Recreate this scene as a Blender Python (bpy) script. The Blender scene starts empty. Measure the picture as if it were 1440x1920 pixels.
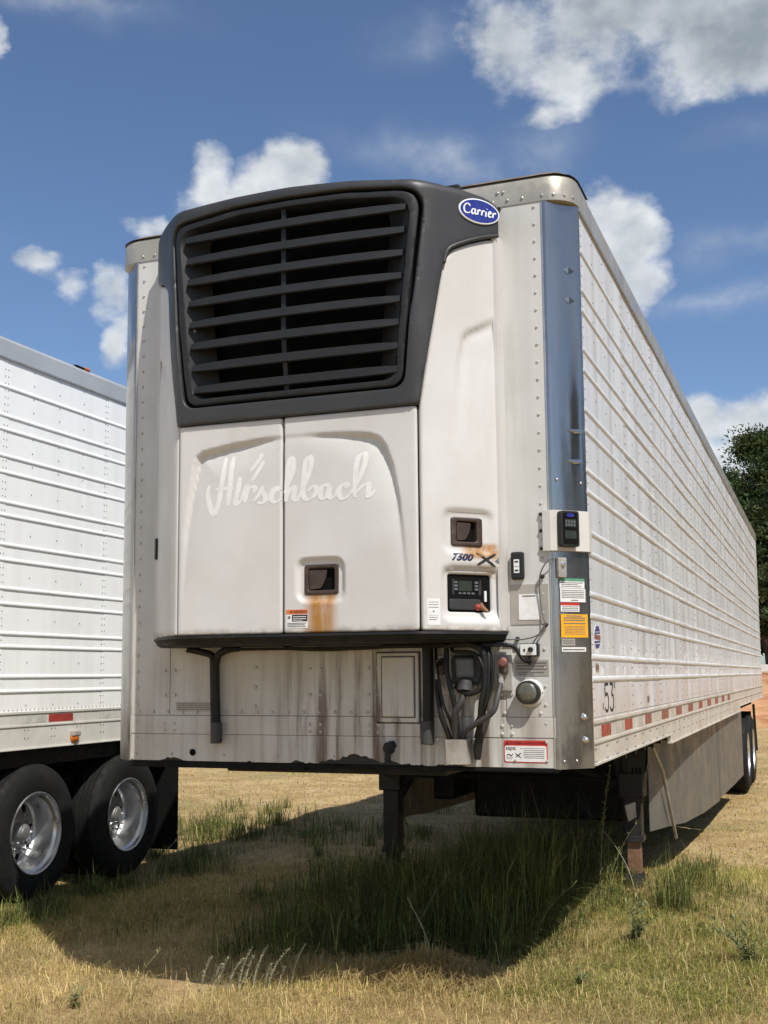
import bpy, bmesh, math, random
import numpy as np
from mathutils import Vector, Matrix
from mathutils.geometry import delaunay_2d_cdt
random.seed(7); RNG = np.random.default_rng(11)
SC = bpy.context.scene; COL = SC.collection

# ------------------------------------------------------------------ camera
cam = bpy.data.cameras.new('camera'); camo = bpy.data.objects.new('camera', cam); COL.objects.link(camo)
def set_camera(loc, yaw, pitch, roll, f_px, ppx, ppy, W=1440., H=1920.):
    c, s = math.cos(yaw), math.sin(yaw)
    fw = Vector((s*math.cos(pitch), c*math.cos(pitch), math.sin(pitch)))
    rt = Vector((c, -s, 0)); up = rt.cross(fw)
    r2 = rt*math.cos(roll)+up*math.sin(roll); u2 = up*math.cos(roll)-rt*math.sin(roll)
    m = Matrix((r2, u2, -fw)).transposed().to_4x4(); m.translation = Vector(loc)
    camo.matrix_world = m
    cam.sensor_fit = 'VERTICAL'; cam.sensor_height = 36.; cam.sensor_width = 27.
    cam.lens = f_px/H*36.
    cam.shift_x = (W/2-ppx)/H; cam.shift_y = (ppy-H/2)/H
    cam.clip_start = .05; cam.clip_end = 5000
set_camera((2.3478, -5.4797, 1.6557), -.3649, .1176, -.0078, 2195.4, 701.85, 1006.67)
SC.camera = camo

# ------------------------------------------------------------------ light
TO_SUN = Vector((.55, -.47, 1.)).normalized()
SUN_EL = math.asin(TO_SUN.z); SUN_AZ = math.atan2(TO_SUN.x, TO_SUN.y)
SKY_STRENGTH = .124
sun = bpy.data.lights.new('sun', 'SUN'); sun.energy = 4.8; sun.angle = math.radians(.55); sun.color = (1, .968, .905)
suno = bpy.data.objects.new('sun', sun); COL.objects.link(suno)
suno.rotation_euler = (-TO_SUN).to_track_quat('-Z', 'Y').to_euler(); suno.location = TO_SUN*30
vs = SC.view_settings; vs.view_transform = 'Standard'; vs.look = 'None'; vs.gamma = 1; vs.use_curve_mapping = False
vs.exposure = 0.06

# world: Nishita sky with cumulus by direction
wld = bpy.data.worlds.new('World'); SC.world = wld; wld.use_nodes = True
def build_world():
    nt = wld.node_tree; N = nt.nodes; L = nt.links; N.clear()
    def val(x, sock):
        if isinstance(x, (int, float)): sock.default_value = x
        else: L.new(x, sock)
    def m(op, a, b=0., c=None, clamp=False):
        n = N.new('ShaderNodeMath'); n.operation = op; n.use_clamp = clamp
        val(a, n.inputs[0]); val(b, n.inputs[1])
        if c is not None: val(c, n.inputs[2])
        return n.outputs[0]
    out = N.new('ShaderNodeOutputWorld'); bg = N.new('ShaderNodeBackground')
    sky = N.new('ShaderNodeTexSky'); sky.sky_type = 'NISHITA'; sky.sun_disc = False
    sky.sun_elevation = SUN_EL; sky.sun_rotation = SUN_AZ; sky.air_density = .85; sky.dust_density = .7; sky.ozone_density = 4.5
    tc = N.new('ShaderNodeTexCoord'); sp = N.new('ShaderNodeSeparateXYZ'); L.new(tc.outputs['Generated'], sp.inputs[0])
    az = m('MULTIPLY', m('ARCTAN2', sp.outputs[0], sp.outputs[1]), 180/math.pi)
    el = m('MULTIPLY', m('ARCSINE', sp.outputs[2]), 180/math.pi)
    # the same bank of clouds goes on round the horizon every 72 degrees; the noise differs everywhere
    az = m('SUBTRACT', m('FLOORED_MODULO', m('ADD', az, 20+36+360), 72.), 36+20)
    def noise(scale, detail, off=(0, 0, 0), rough=.55):
        mp = N.new('ShaderNodeMapping'); L.new(tc.outputs['Generated'], mp.inputs[0])
        mp.inputs['Location'].default_value = off; mp.inputs['Scale'].default_value = (1, 1, 1.35)
        n = N.new('ShaderNodeTexNoise'); n.inputs['Scale'].default_value = scale; n.inputs['Detail'].default_value = detail
        n.inputs['Roughness'].default_value = rough; L.new(mp.outputs[0], n.inputs[0]); return n.outputs['Fac']
    # domain wobble so the outlines are not ellipses
    wob = m('MULTIPLY', m('SUBTRACT', noise(14, 5, (3, 1, 7)), .5), 3.0)
    wob2 = m('MULTIPLY', m('SUBTRACT', noise(14, 5, (9, 5, 2)), .5), 2.6)
    A = m('ADD', az, wob); Ee = m('ADD', el, wob2)
    blobs = [(-28.94,23.71,1.15,1.55,1.1),(-26.25,23.1,2.1,1.55,1.15),(-24.84,24.13,1.55,1.35,1.12),(-26.78,22.12,3.1,1.65,1.15),
      (-37.41,19.33,1.2,.85,.7),(-36.01,18.48,1.1,.8,.6),(-33.97,18.01,1.2,1.6,.85),(-33.33,15.7,.95,1.7,.85),
      (-13.5,29.6,3.0,2.6,.8),(-11.3,28.6,2.2,2.4,.75),(-12.4,26.3,2.6,.9,.4),(-5.4,30.8,6.6,3.2,1.15),(-1.8,28.6,5.0,2.3,1.15),
      (-9.58,21.47,1.6,1.6,1.2),(-8.45,20.18,1.8,1.9,1.15),(-7.75,18.43,1.2,1.6,1.1),
      (-4.86,11.6,1.4,1.2,1),(-2.69,11.4,2.4,1.3,1),(-3.71,10.0,1.8,1.4,.9),
      (-39.46,28.66,.5,.9,.6),(-31.56,21.2,1.8,.8,.45),
      (6,22,2.4,1.5,.9),(9,21,2,1.6,1),(14,16,3,1.2,.8),(-46,24,2.4,1.4,.9),(-51,17,3,1.3,.8),(-43,13,2,1,.6),(4,14,1.5,.9,.6),
      (-20,47,7,3,.8),(-48,42,6,2.5,.8),(8,38,5,2.4,.7),(-30,62,12,4,.7)]
    field = None; dark = None; top = None
    for (a0, e0, ra, re, st) in blobs:
        u = m('MULTIPLY', m('SUBTRACT', A, a0), 1/ra); v = m('MULTIPLY', m('SUBTRACT', Ee, e0), 1/re)
        q = m('MULTIPLY_ADD', u, u, m('MULTIPLY', v, v))
        f = m('MULTIPLY_ADD', q, -.8, st)
        field = f if field is None else m('SMOOTH_MAX', field, f, .25)
        if e0 > 26.2 and a0 > -16 and a0 < 4:
            f2 = m('SUBTRACT', 1.15 if a0 > -9 else .55, m('MULTIPLY', q, .5)); dark = f2 if dark is None else m('MAXIMUM', dark, f2)
    field = m('MAXIMUM', field, -1.)
    n1 = noise(22, 7, (0, 0, 0), .56)
    dens = m('ADD', field, m('MULTIPLY', m('SUBTRACT', n1, .5), 2.5))
    mr = N.new('ShaderNodeMapRange'); mr.interpolation_type = 'SMOOTHSTEP'
    mr.inputs[1].default_value = -.22; mr.inputs[2].default_value = .92; L.new(dens, mr.inputs[0])
    alpha = m('MINIMUM', mr.outputs[0], .97)
    wisp = None
    for (a0, e0, ra, re, st, tl) in [(-17.2, 24.6, 4.2, .9, .42, -.14), (-3.2, 19.7, 2.6, .7, .34, .05), (-3.0, 17.2, 4.5, .6, .30, 0.), (-13.2, 24.2, 2.4, 1.6, .3, .2), (-18, 29.6, 2.2, .8, .25, .1), (-36, 30.4, 4, .6, .3, 0.), (3, 25, 5, .8, .3, .1), (-48, 20, 6, .9, .3, 0.), (10, 13, 6, .7, .3, 0.)]:
        u = m('MULTIPLY', m('SUBTRACT', A, a0), 1/ra); v = m('MULTIPLY', m('SUBTRACT', m('SUBTRACT', Ee, e0), m('MULTIPLY', m('SUBTRACT', A, a0), tl)), 1/re)
        f = m('MULTIPLY', m('EXPONENT', m('MULTIPLY', m('MULTIPLY_ADD', u, u, m('MULTIPLY', v, v)), -1.)), st); wisp = f if wisp is None else m('MAXIMUM', wisp, f)
    wisp = m('MULTIPLY', wisp, m('MULTIPLY', m('SUBTRACT', n1, .22), 2.2), clamp=True)
    alpha = m('MAXIMUM', alpha, wisp)
    # relief: density a little further towards the sun minus here
    n2 = noise(22, 5, (-TO_SUN.x*.016, -TO_SUN.y*.016, .02), .5); n3 = noise(9, 4, (5, 5, 5))
    lit = m('MULTIPLY', m('SUBTRACT', n1, n2), 1.15)
    lit = m('ADD', lit, m('MULTIPLY', m('SUBTRACT', n3, .5), .55))
    lit = m('ADD', lit, .62)
    lit = m('SUBTRACT', lit, m('MULTIPLY', m('MAXIMUM', dark, 0.), .30))
    # thick middles are greyer than the lit rims
    lit = m('SUBTRACT', lit, m('MULTIPLY', m('MAXIMUM', m('SUBTRACT', dens, .55), 0.), .22), clamp=True)
    cr = N.new('ShaderNodeValToRGB'); e = cr.color_ramp.elements
    e[0].position = 0; e[0].color = (.30, .35, .40, 1); e[1].position = 1; e[1].color = (.92, .94, .96, 1)
    x = e.new(.45); x.color = (.58, .62, .66, 1)
    L.new(lit, cr.inputs[0])
    sc = N.new('ShaderNodeVectorMath'); sc.operation = 'SCALE'; L.new(sky.outputs[0], sc.inputs[0]); sc.inputs[3].default_value = SKY_STRENGTH
    mx = N.new('ShaderNodeMix'); mx.data_type = 'RGBA'; L.new(alpha, mx.inputs[0]); L.new(sc.outputs[0], mx.inputs[6]); L.new(cr.outputs[0], mx.inputs[7])
    L.new(mx.outputs[2], bg.inputs[0]); bg.inputs[1].default_value = 1.0
    L.new(bg.outputs[0], out.inputs[0])
build_world()
wld.cycles.sampling_method = 'MANUAL'; wld.cycles.sample_map_resolution = 512
SC.cycles.max_bounces = 6; SC.cycles.diffuse_bounces = 3; SC.cycles.glossy_bounces = 3; SC.cycles.transmission_bounces = 3

# ------------------------------------------------------------------ helpers: objects
WORLD = {}
def link(o, name, parent, loc=(0, 0, 0)):
    COL.objects.link(o); loc = Vector(loc)
    if parent is not None:
        o.parent = parent; o.location = loc-WORLD[parent.name]
    else: o.location = loc
    WORLD[o.name] = loc.copy()
    return o
def thing(name, loc, label, cat, group=None):
    o = bpy.data.objects.new(name, None); o.empty_display_size = .2; link(o, name, None, loc)
    return tag(o, label, cat, group)
def tag(o, label=None, cat=None, group=None, kind=None):
    if label: o['label'] = label
    if cat: o['category'] = cat
    if group: o['group'] = group
    if kind: o['kind'] = kind
    return o
class MB:
    def __init__(s): s.v = []; s.f = []
    def add(s, vs_, fs):
        b = len(s.v); s.v += [tuple(p) for p in vs_]; s.f += [tuple(i+b for i in f) for f in fs]; return s
    def box(s, x0, x1, y0, y1, z0, z1):
        return s.add([(x0,y0,z0),(x1,y0,z0),(x1,y1,z0),(x0,y1,z0),(x0,y0,z1),(x1,y0,z1),(x1,y1,z1),(x0,y1,z1)],
            [(0,3,2,1),(4,5,6,7),(0,1,5,4),(1,2,6,5),(2,3,7,6),(3,0,4,7)])
    def bar(s, p, q, w, h, up=(0, 0, 1)):      # a square bar from p to q
        p, q = Vector(p), Vector(q); d = (q-p).normalized(); a = d.cross(Vector(up))
        if a.length < 1e-4: a = d.cross(Vector((1, 0, 0)))
        a.normalize(); b = a.cross(d); vs_ = []
        for c in (p, q):
            for i, j in ((-1,-1),(1,-1),(1,1),(-1,1)): vs_.append(c+a*(w/2*i)+b*(h/2*j))
        return s.add(vs_, [(0,1,2,3),(7,6,5,4),(0,4,5,1),(1,5,6,2),(2,6,7,3),(3,7,4,0)])
    def tube(s, pts, r, n=8, caps=True, taper=None):
        pts = [Vector(p) for p in pts]; m_ = len(pts); vs_ = []; a = None
        for i, p in enumerate(pts):
            d = (pts[min(i+1, m_-1)]-pts[max(i-1, 0)]).normalized()
            if a is None:
                a = d.cross(Vector((0, 0, 1)))
                if a.length < .05: a = d.cross(Vector((1, 0, 0)))
            a = (a-d*a.dot(d)).normalized(); b = d.cross(a)
            rr = r[i] if isinstance(r, (list, tuple)) else r
            for k in range(n):
                t = 2*math.pi*k/n; vs_.append(p+a*(rr*math.cos(t))+b*(rr*math.sin(t)))
        fs = [(i*n+k, i*n+(k+1) % n, (i+1)*n+(k+1) % n, (i+1)*n+k) for i in range(m_-1) for k in range(n)]
        if caps: fs += [tuple(range(n-1, -1, -1)), tuple(range((m_-1)*n, m_*n))]
        return s.add(vs_, fs)
    def lathe(s, prof, c, axis='x', n=48, sign=1):  # prof: list of (axial, radius)
        vs_ = []; c = Vector(c)
        for (a, r) in prof:
            for k in range(n):
                t = 2*math.pi*k/n; u, v = r*math.cos(t), r*math.sin(t)
                vs_.append(c+(Vector((a*sign, u, v)) if axis == 'x' else Vector((u, a*sign, v)) if axis == 'y' else Vector((u, v, a*sign))))
        fs = [(i*n+k, i*n+(k+1) % n, (i+1)*n+(k+1) % n, (i+1)*n+k) for i in range(len(prof)-1) for k in range(n)]
        return s.add(vs_, fs)
    def dome(s, c, nrm, r, h=None, n=6):
        c, nrm = Vector(c), Vector(nrm).normalized(); h = h or r*.55
        a = nrm.cross(Vector((0, 0, 1)))
        if a.length < .05: a = nrm.cross(Vector((1, 0, 0)))
        a.normalize(); b = nrm.cross(a)
        vs_ = [c+(a*math.cos(2*math.pi*k/n)+b*math.sin(2*math.pi*k/n))*r for k in range(n)]
        vs_ += [c+nrm*h*.75+(a*math.cos(2*math.pi*k/n)+b*math.sin(2*math.pi*k/n))*r*.65 for k in range(n)]
        vs_ += [c+nrm*h]
        return s.add(vs_, [(k, (k+1) % n, n+(k+1) % n, n+k) for k in range(n)]+[(n+k, n+(k+1) % n, 2*n) for k in range(n)])
    def poly(s, pts2, mp, t):                 # flat prism of a 2-D polygon: mp(u,v,off)
        n = len(pts2)
        return s.add([mp(u, v, t) for u, v in pts2]+[mp(u, v, 0) for u, v in pts2],
            [tuple(range(n))]+[tuple(range(2*n-1, n-1, -1))]+[(i, i+n, (i+1) % n+n, (i+1) % n) for i in range(n)])
    def mesh(s, name, smooth=None, bevel=0, seg=2):
        me = bpy.data.meshes.new(name); me.from_pydata(s.v, [], s.f)
        if bevel:
            bm = bmesh.new(); bm.from_mesh(me)
            bmesh.ops.remove_doubles(bm, verts=bm.verts, dist=1e-5)
            ed = [e for e in bm.edges if len(e.link_faces) == 2 and e.calc_face_angle(0) > .5]
            bmesh.ops.bevel(bm, geom=ed, offset=bevel, segments=seg, affect='EDGES', profile=.5, clamp_overlap=True)
            bm.to_mesh(me); bm.free()
        if smooth is not None:
            me.polygons.foreach_set('use_smooth', [True]*len(me.polygons)); me.set_sharp_from_angle(angle=math.radians(smooth))
        me.update(); return me
    def build(s, name, mat, parent=None, smooth=None, bevel=0, loc=(0, 0, 0), seg=2):
        me = s.mesh(name, smooth, bevel, seg); me.materials.append(mat)
        return link(bpy.data.objects.new(name, me), name, parent, loc)
def inst(name, me, parent, loc):
    return link(bpy.data.objects.new(name, me), name, parent, loc)
def fast_mesh(name, V, T, mat, col=None, parent=None, smooth=False):
    me = bpy.data.meshes.new(name); V = np.asarray(V, np.float32); T = np.asarray(T, np.int32); k = T.shape[1]
    me.vertices.add(len(V)); me.vertices.foreach_set('co', V.ravel())
    me.loops.add(T.size); me.loops.foreach_set('vertex_index', T.ravel())
    me.polygons.add(len(T)); me.polygons.foreach_set('loop_start', np.arange(0, T.size, k, dtype=np.int32))
    if smooth: me.polygons.foreach_set('use_smooth', np.ones(len(T), bool))
    if col is not None:
        a = me.color_attributes.new('Col', 'FLOAT_COLOR', 'POINT')
        c = np.ones((len(V), 4), np.float32); c[:, :3] = col; a.data.foreach_set('color', c.ravel())
    me.update(calc_edges=True); me.validate(); me.materials.append(mat)
    return link(bpy.data.objects.new(name, me), name, parent)

# ------------------------------------------------------------------ helpers: materials
def nodes(name):
    mt = bpy.data.materials.new(name); mt.use_nodes = True; nt = mt.node_tree
    return mt, nt, nt.nodes, nt.links, nt.nodes['Principled BSDF']
class NT:
    def __init__(s, nt): s.nt = nt; s.N = nt.nodes; s.L = nt.links; s._pos = None
    def pos(s):
        if s._pos is None: s._pos = s.N.new('ShaderNodeNewGeometry').outputs['Position']
        return s._pos
    def set(s, x, sock):
        if isinstance(x, (int, float)): sock.default_value = x
        elif isinstance(x, tuple): sock.default_value = x if len(x) == 4 else (*x, 1)
        else: s.L.new(x, sock)
    def m(s, op, a, b=0., clamp=False):
        n = s.N.new('ShaderNodeMath'); n.operation = op; n.use_clamp = clamp; s.set(a, n.inputs[0]); s.set(b, n.inputs[1]); return n.outputs[0]
    def noise(s, scale, detail=4, stretch=(1, 1, 1), off=(0, 0, 0), rough=.55):
        mp = s.N.new('ShaderNodeMapping'); s.L.new(s.pos(), mp.inputs[0]); mp.inputs['Scale'].default_value = stretch; mp.inputs['Location'].default_value = off
        n = s.N.new('ShaderNodeTexNoise'); n.inputs['Scale'].default_value = scale; n.inputs['Detail'].default_value = detail; n.inputs['Roughness'].default_value = rough
        s.L.new(mp.outputs[0], n.inputs[0]); return n.outputs['Fac']
    def rng(s, x, a, b, c=0., d=1., smooth=True):
        n = s.N.new('ShaderNodeMapRange'); n.interpolation_type = 'SMOOTHSTEP' if smooth else 'LINEAR'
        s.set(x, n.inputs[0]); n.inputs[1].default_value = a; n.inputs[2].default_value = b; n.inputs[3].default_value = c; n.inputs[4].default_value = d; return n.outputs[0]
    def mix(s, f, a, b, mode='MIX'):
        n = s.N.new('ShaderNodeMix'); n.data_type = 'RGBA'; n.blend_type = mode; s.set(f, n.inputs[0]); s.set(a, n.inputs[6]); s.set(b, n.inputs[7]); return n.outputs[2]
    def xyz(s):
        n = s.N.new('ShaderNodeSeparateXYZ'); s.L.new(s.pos(), n.inputs[0]); return n.outputs
    def band(s, x, a, b, w):                   # 1 inside a..b, soft edges w
        return s.m('MULTIPLY', s.rng(x, a-w, a+w), s.rng(x, b-w, b+w, 1, 0))
    def bump(s, h, strength, dist=.01):
        n = s.N.new('ShaderNodeBump'); n.inputs['Strength'].default_value = strength; n.inputs['Distance'].default_value = dist; s.L.new(h, n.inputs['Height']); return n.outputs[0]
def M(name, col, rough=.5, metal=0., var=.12, sc=6., bump=0., bs=80., dirt=None, stretch=(1, 1, 1), spec=.5, rv=.12):
    mt, nt, N, L, P = nodes(name); t = NT(nt)
    n = t.noise(sc, 5, stretch)
    lo = tuple(max(0, c*(1-var)) for c in col); hi = tuple(min(1, c*(1+var*.6)) for c in col)
    c = t.mix(t.rng(n, .3, .7), (*lo, 1), (*hi, 1))
    if dirt:
        dcol, amt, ds, dst = dirt; d = t.rng(t.noise(ds, 6, dst, (4, 2, 8), .65), .5, .75, 0, amt); c = t.mix(d, c, (*dcol, 1))
    t.set(c, P.inputs['Base Color']); P.inputs['Metallic'].default_value = metal
    t.set(t.rng(t.noise(sc*2.3, 4, stretch, (7, 7, 7)), .3, .7, max(.03, rough-rv), min(1, rough+rv)), P.inputs['Roughness'])
    P.inputs['Specular IOR Level'].default_value = spec
    if bump: L.new(t.bump(t.noise(bs, 4), bump, .004), P.inputs['Normal'])
    return mt
BROWN = (.13, .085, .045)
def mat_unit_paint():
    mt, nt, N, L, P = nodes('unit_white_paint'); t = NT(nt); X = t.xyz()
    c = t.mix(t.rng(t.noise(2.2, 5), .3, .7), (.545, .53, .50, 1), (.62, .61, .585, 1))
    c = t.mix(t.rng(t.noise(7, 6, (1, 1, .25), (3, 0, 0), .7), .52, .8, 0, .35), c, (.49, .43, .36, 1))
    c = t.mix(t.rng(t.noise(1.1, 3, (1, 1, 1), (8, 2, 1)), .4, .65, 0, .22), c, (.57, .51, .47, 1))
    c = t.mix(t.rng(t.noise(95, 3, (1, 1, .7), (2, 6, 4), .7), .69, .76, 0, .5), c, (.30, .23, .17, 1))
    # rust that ran down below the two latches
    n = t.m('MULTIPLY', t.m('SUBTRACT', t.noise(9, 5, (1, 1, .12)), .5), .05)
    xx = t.m('ADD', X[0], n)
    a = t.m('MULTIPLY', t.band(xx, .070, .212, .034), t.band(X[2], 1.80, 2.045, .012))
    a = t.m('MULTIPLY', a, t.m('MULTIPLY', t.rng(t.noise(18, 5, (1, 1, .1), (1, 5, 2)), .22, .55, .6, 1), t.rng(t.noise(9, 5, (1, 1, .6), (3, 1, 2)), .25, .5, .75, 1)))
    b = t.m('MULTIPLY', t.band(xx, .80, .93, .025), t.band(X[2], 2.195, 2.265, .012))
    b = t.m('MULTIPLY', b, t.rng(t.noise(30, 5), .25, .55, .5, .95))
    b2 = t.m('MULTIPLY', t.band(xx, .86, .93, .02), t.band(X[2], 2.10, 2.2, .03)); b2 = t.m('MULTIPLY', b2, t.rng(t.noise(40, 5), .4, .7, 0, .6))
    c = t.mix(t.m('MAXIMUM', t.m('MAXIMUM', a, b), b2), c, (.36, .165, .03, 1))
    # grime gathers on the bottom lips
    g = t.m('MULTIPLY', t.rng(X[2], 1.855, 1.90, 1, 0), t.rng(t.noise(14, 6), .35, .65, 0, .6)); c = t.mix(g, c, (*BROWN, 1))
    t.set(c, P.inputs['Base Color']); t.set(t.rng(t.noise(5, 4), .3, .7, .38, .55), P.inputs['Roughness'])
    P.inputs['Specular IOR Level'].default_value = .4
    L.new(t.bump(t.noise(1.6, 2), .12, .02), P.inputs['Normal']); return mt
def mat_front_paint():
    mt, nt, N, L, P = nodes('front_wall_paint'); t = NT(nt); X = t.xyz()
    c = t.mix(t.rng(t.noise(2.5, 5), .3, .7), (.53, .52, .485, 1), (.60, .595, .565, 1))
    low = t.rng(X[2], 1.55, 2.0, 1, .18); mid = t.band(X[0], -.2, .95, .25)
    st = t.rng(t.noise(13, 6, (1, 1, .06), (0, 0, 3), .62), .44, .64)
    st2 = t.rng(t.noise(3.2, 5, (1, 1, .5), (5, 0, 0)), .4, .7, .2, .9)
    c = t.mix(t.m('MULTIPLY', t.m('MULTIPLY', low, st2), .45), c, (.40, .325, .235, 1))
    c = t.mix(t.m('MULTIPLY', t.m('MULTIPLY', st, low), t.m('ADD', t.m('MULTIPLY', mid, .72), .22)), c, (.11, .07, .045, 1))
    # splashed black undercoating along the lower edge
    e = t.m('ADD', t.noise(4, 5, (1, 1, .4), (2, 2, 2), .55), t.m('MULTIPLY', t.m('SUBTRACT', t.band(X[0], -.1, .5, .15), .6), .16))
    zt = t.m('ADD', 1.128, t.m('MULTIPLY', e, .20))
    k = t.m('MULTIPLY', t.m('LESS_THAN', X[2], zt), t.m('LESS_THAN', X[1], .02))
    c = t.mix(k, c, (.012, .011, .010, 1))
    t.set(c, P.inputs['Base Color']); P.inputs['Roughness'].default_value = .48; P.inputs['Specular IOR Level'].default_value = .4
    L.new(t.bump(t.noise(1.3, 2), .12, .02), P.inputs['Normal']); return mt
def mat_side_paint(name, tone, dirt, pale_spots):
    mt, nt, N, L, P = nodes(name); t = NT(nt); X = t.xyz()
    c = t.mix(t.rng(t.noise(1.3, 6, (1, 1.6, .35)), .3, .7), (*[a*.92 for a in tone], 1), (*tone, 1))
    s = t.rng(t.noise(7, 6, (1, 1, .05), (2, 1, 0), .6), .42, .75, 0, dirt); c = t.mix(s, c, (.40, .36, .29, 1))
    s = t.m('MULTIPLY', t.rng(X[2], 1.3, 1.85, dirt*.9, 0), t.rng(t.noise(3, 5, (1, 1, .4)), .3, .6)); c = t.mix(s, c, (.44, .34, .27, 1))
    if pale_spots:  # white noise patches in narrow height bands
        b = t.m('MAXIMUM', t.band(X[2], 1.755, 1.815, .012), t.band(X[2], 1.648, 1.69, .008))
        k = t.m('MULTIPLY', b, t.rng(t.noise(9, 5, (1, 1.3, 1.4), (8, 1, 1)), .52, .56)); c = t.mix(t.m('MULTIPLY', k, .85), c, (.86, .86, .85, 1))
    t.set(c, P.inputs['Base Color']); t.set(t.rng(t.noise(6, 4, (1, 1, .3)), .3, .7, .28, .45), P.inputs['Roughness'])
    h = t.m('ADD', t.noise(2.4, 3, (1, 1, .06)), t.m('MULTIPLY', t.noise(1.1, 3), .7))
    L.new(t.bump(h, .22, .02), P.inputs['Normal']); return mt
def mat_vcol(name, rough=.7, trans=.0, var=.15):
    mt, nt, N, L, P = nodes(name); t = NT(nt)
    a = N.new('ShaderNodeVertexColor'); a.layer_name = 'Col'
    L.new(a.outputs[0], P.inputs['Base Color']); P.inputs['Roughness'].default_value = rough; P.inputs['Specular IOR Level'].default_value = .25
    if trans:
        tr = N.new('ShaderNodeBsdfTranslucent'); L.new(a.outputs[0], tr.inputs[0]); mx = N.new('ShaderNodeMixShader'); mx.inputs[0].default_value = trans
        L.new(P.outputs[0], mx.inputs[1]); L.new(tr.outputs[0], mx.inputs[2]); L.new(mx.outputs[0], N['Material Output'].inputs[0])
    return mt
def mat_steel_post():
    mt, nt, N, L, P = nodes('polished_steel_post'); t = NT(nt); X = t.xyz()
    P.inputs['Metallic'].default_value = .93
    c = t.mix(t.rng(t.noise(3, 5, (1, 1, .2)), .3, .7), (.29, .282, .27, 1), (.39, .38, .365, 1))
    lowm = t.rng(X[2], 1.2, 2.1, 1, 0)
    s = t.m('MULTIPLY', lowm, t.rng(t.noise(8, 5, (1, 1, .35), (1, 8, 3), .65), .45, .62)); c = t.mix(t.m('MULTIPLY', s, .7), c, (.10, .10, .10, 1))
    t.set(c, P.inputs['Base Color'])
    r = t.m('ADD', t.rng(t.noise(4, 5, (1, 1, .4)), .3, .7, .10, .26), t.m('MULTIPLY', lowm, .10)); t.set(r, P.inputs['Roughness'])
    L.new(t.bump(t.noise(3.5, 3, (1, 1, .35)), .22, .02), P.inputs['Normal']); return mt
def mat_ground():
    mt, nt, N, L, P = nodes('dry_ground'); t = NT(nt)
    c = t.mix(t.rng(t.noise(1.4, 6), .35, .65), (.46, .31, .14, 1), (.62, .45, .235, 1))
    c = t.mix(t.rng(t.noise(.5, 5, (1, 1, 1), (7, 3, 0)), .50, .66, 0, .6), c, (.27, .235, .10, 1))
    c = t.mix(t.rng(t.noise(3.2, 5, (1, 1, 1), (6, 1, 0), .6), .48, .66, 0, .55), c, (.30, .19, .09, 1))
    c = t.mix(t.rng(t.noise(30, 6, (1, 1, 1), (1, 3, 0), .7), .42, .7, 0, .65), c, (.22, .145, .07, 1))
    c = t.mix(t.rng(t.noise(70, 4, (1, 2.5, 1), (1, 9, 0), .7), .52, .72, 0, .7), c, (.48, .40, .24, 1))
    t.set(c, P.inputs['Base Color']); P.inputs['Roughness'].default_value = .95; P.inputs['Specular IOR Level'].default_value = .1
    L.new(t.bump(t.noise(45, 6, rough=.7), .9, .03), P.inputs['Normal']); return mt

UNITW = mat_unit_paint(); FRONTW = mat_front_paint()
SIDEW = mat_side_paint('side_panel_paint', (.70, .71, .715), .62, True)
SIDEN = mat_side_paint('neighbour_panel_paint', (.88, .885, .865), .12, False)
RIBW = M('rib_paint', (.72, .72, .70), .35, 0, .06, 2, dirt=((.44, .40, .34), .35, 1.5, (1, 1, .6)))
RIBN = M('neighbour_rib_paint', (.88, .88, .86), .33, 0, .06, 3)
RAIL = M('bottom_rail_paint', (.56, .52, .45), .45, 0, .14, 3, dirt=((.30, .24, .17), .6, 6, (1, 1, .5)))
RAILN = M('neighbour_rail_paint', (.60, .58, .53), .45, 0, .1, 3, dirt=((.34, .28, .20), .45, 6, (1, 1, .5)))
CAP = M('aluminium_cap', (.47, .43, .35), .34, .45, .14, 4, dirt=((.27, .22, .15), .5, 5, (1, 1, 1)))
CAPN = M('neighbour_top_rail', (.50, .51, .51), .42, .35, .08, 2)
POST = mat_steel_post()
EDGE = M('bright_edge_trim', (.62, .61, .58), .3, .9, .1, 5)
RIVET = M('rivet_metal', (.48, .45, .40), .42, .8, .15, 9)
RIVETS = M('side_rivet', (.22, .21, .19), .5, .1, .2, 9)  # dark base colour stands in for the small shadows at the side rivets
RIVETP = M('painted_rivet', (.50, .48, .43), .45, .1, .2, 9)
DIRTY = M('grimy_seal', (.10, .085, .065), .7, 0, .3, 20)
BLACK = M('black_chassis_paint', (.009, .009, .009), .6, 0, .4, 9, spec=.3, dirt=((.022, .018, .014), .6, 5, (1, 1, 1)))
SHROUD = M('charcoal_plastic', (.037, .0368, .0365), .45, 0, .05, 3, .08, 260, spec=.42, dirt=((.075, .071, .064), .2, 4, (1, 1, .5)), rv=.05)
GRILLE = M('black_grille_plastic', (.014, .014, .0142), .55, 0, .07, 6, .08, 260, spec=.4, dirt=((.04, .038, .034), .25, 9, (1, 1, .5)), rv=.05)
VOID = M('unlit_interior', (.006, .006, .006), .8, 0, .2, 5, spec=.1)
RUBBER = M('tyre_rubber', (.009, .009, .009), .8, 0, .25, 9, .12, 130, spec=.3, dirt=((.026, .023, .018), .5, 7, (1, 1, 1)))
FLAP = M('black_flap', (.007, .007, .007), .8, 0, .2, 6, spec=.2)
HOSE = M('black_hose', (.010, .0095, .009), .55, 0, .25, 14, spec=.35, dirt=((.03, .025, .02), .5, 12, (1, 1, .4)))
HOSEG = M('grey_dusty_hose', (.045, .043, .04), .6, 0, .25, 14, dirt=((.10, .08, .06), .5, 12, (1, 1, .4)))
ALU = M('polished_wheel_aluminium', (.70, .70, .70), .36, 1, .06, 3)
WDISC = M('wheel_disc_metal', (.40, .40, .40), .45, .6, .1, 5)
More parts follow.
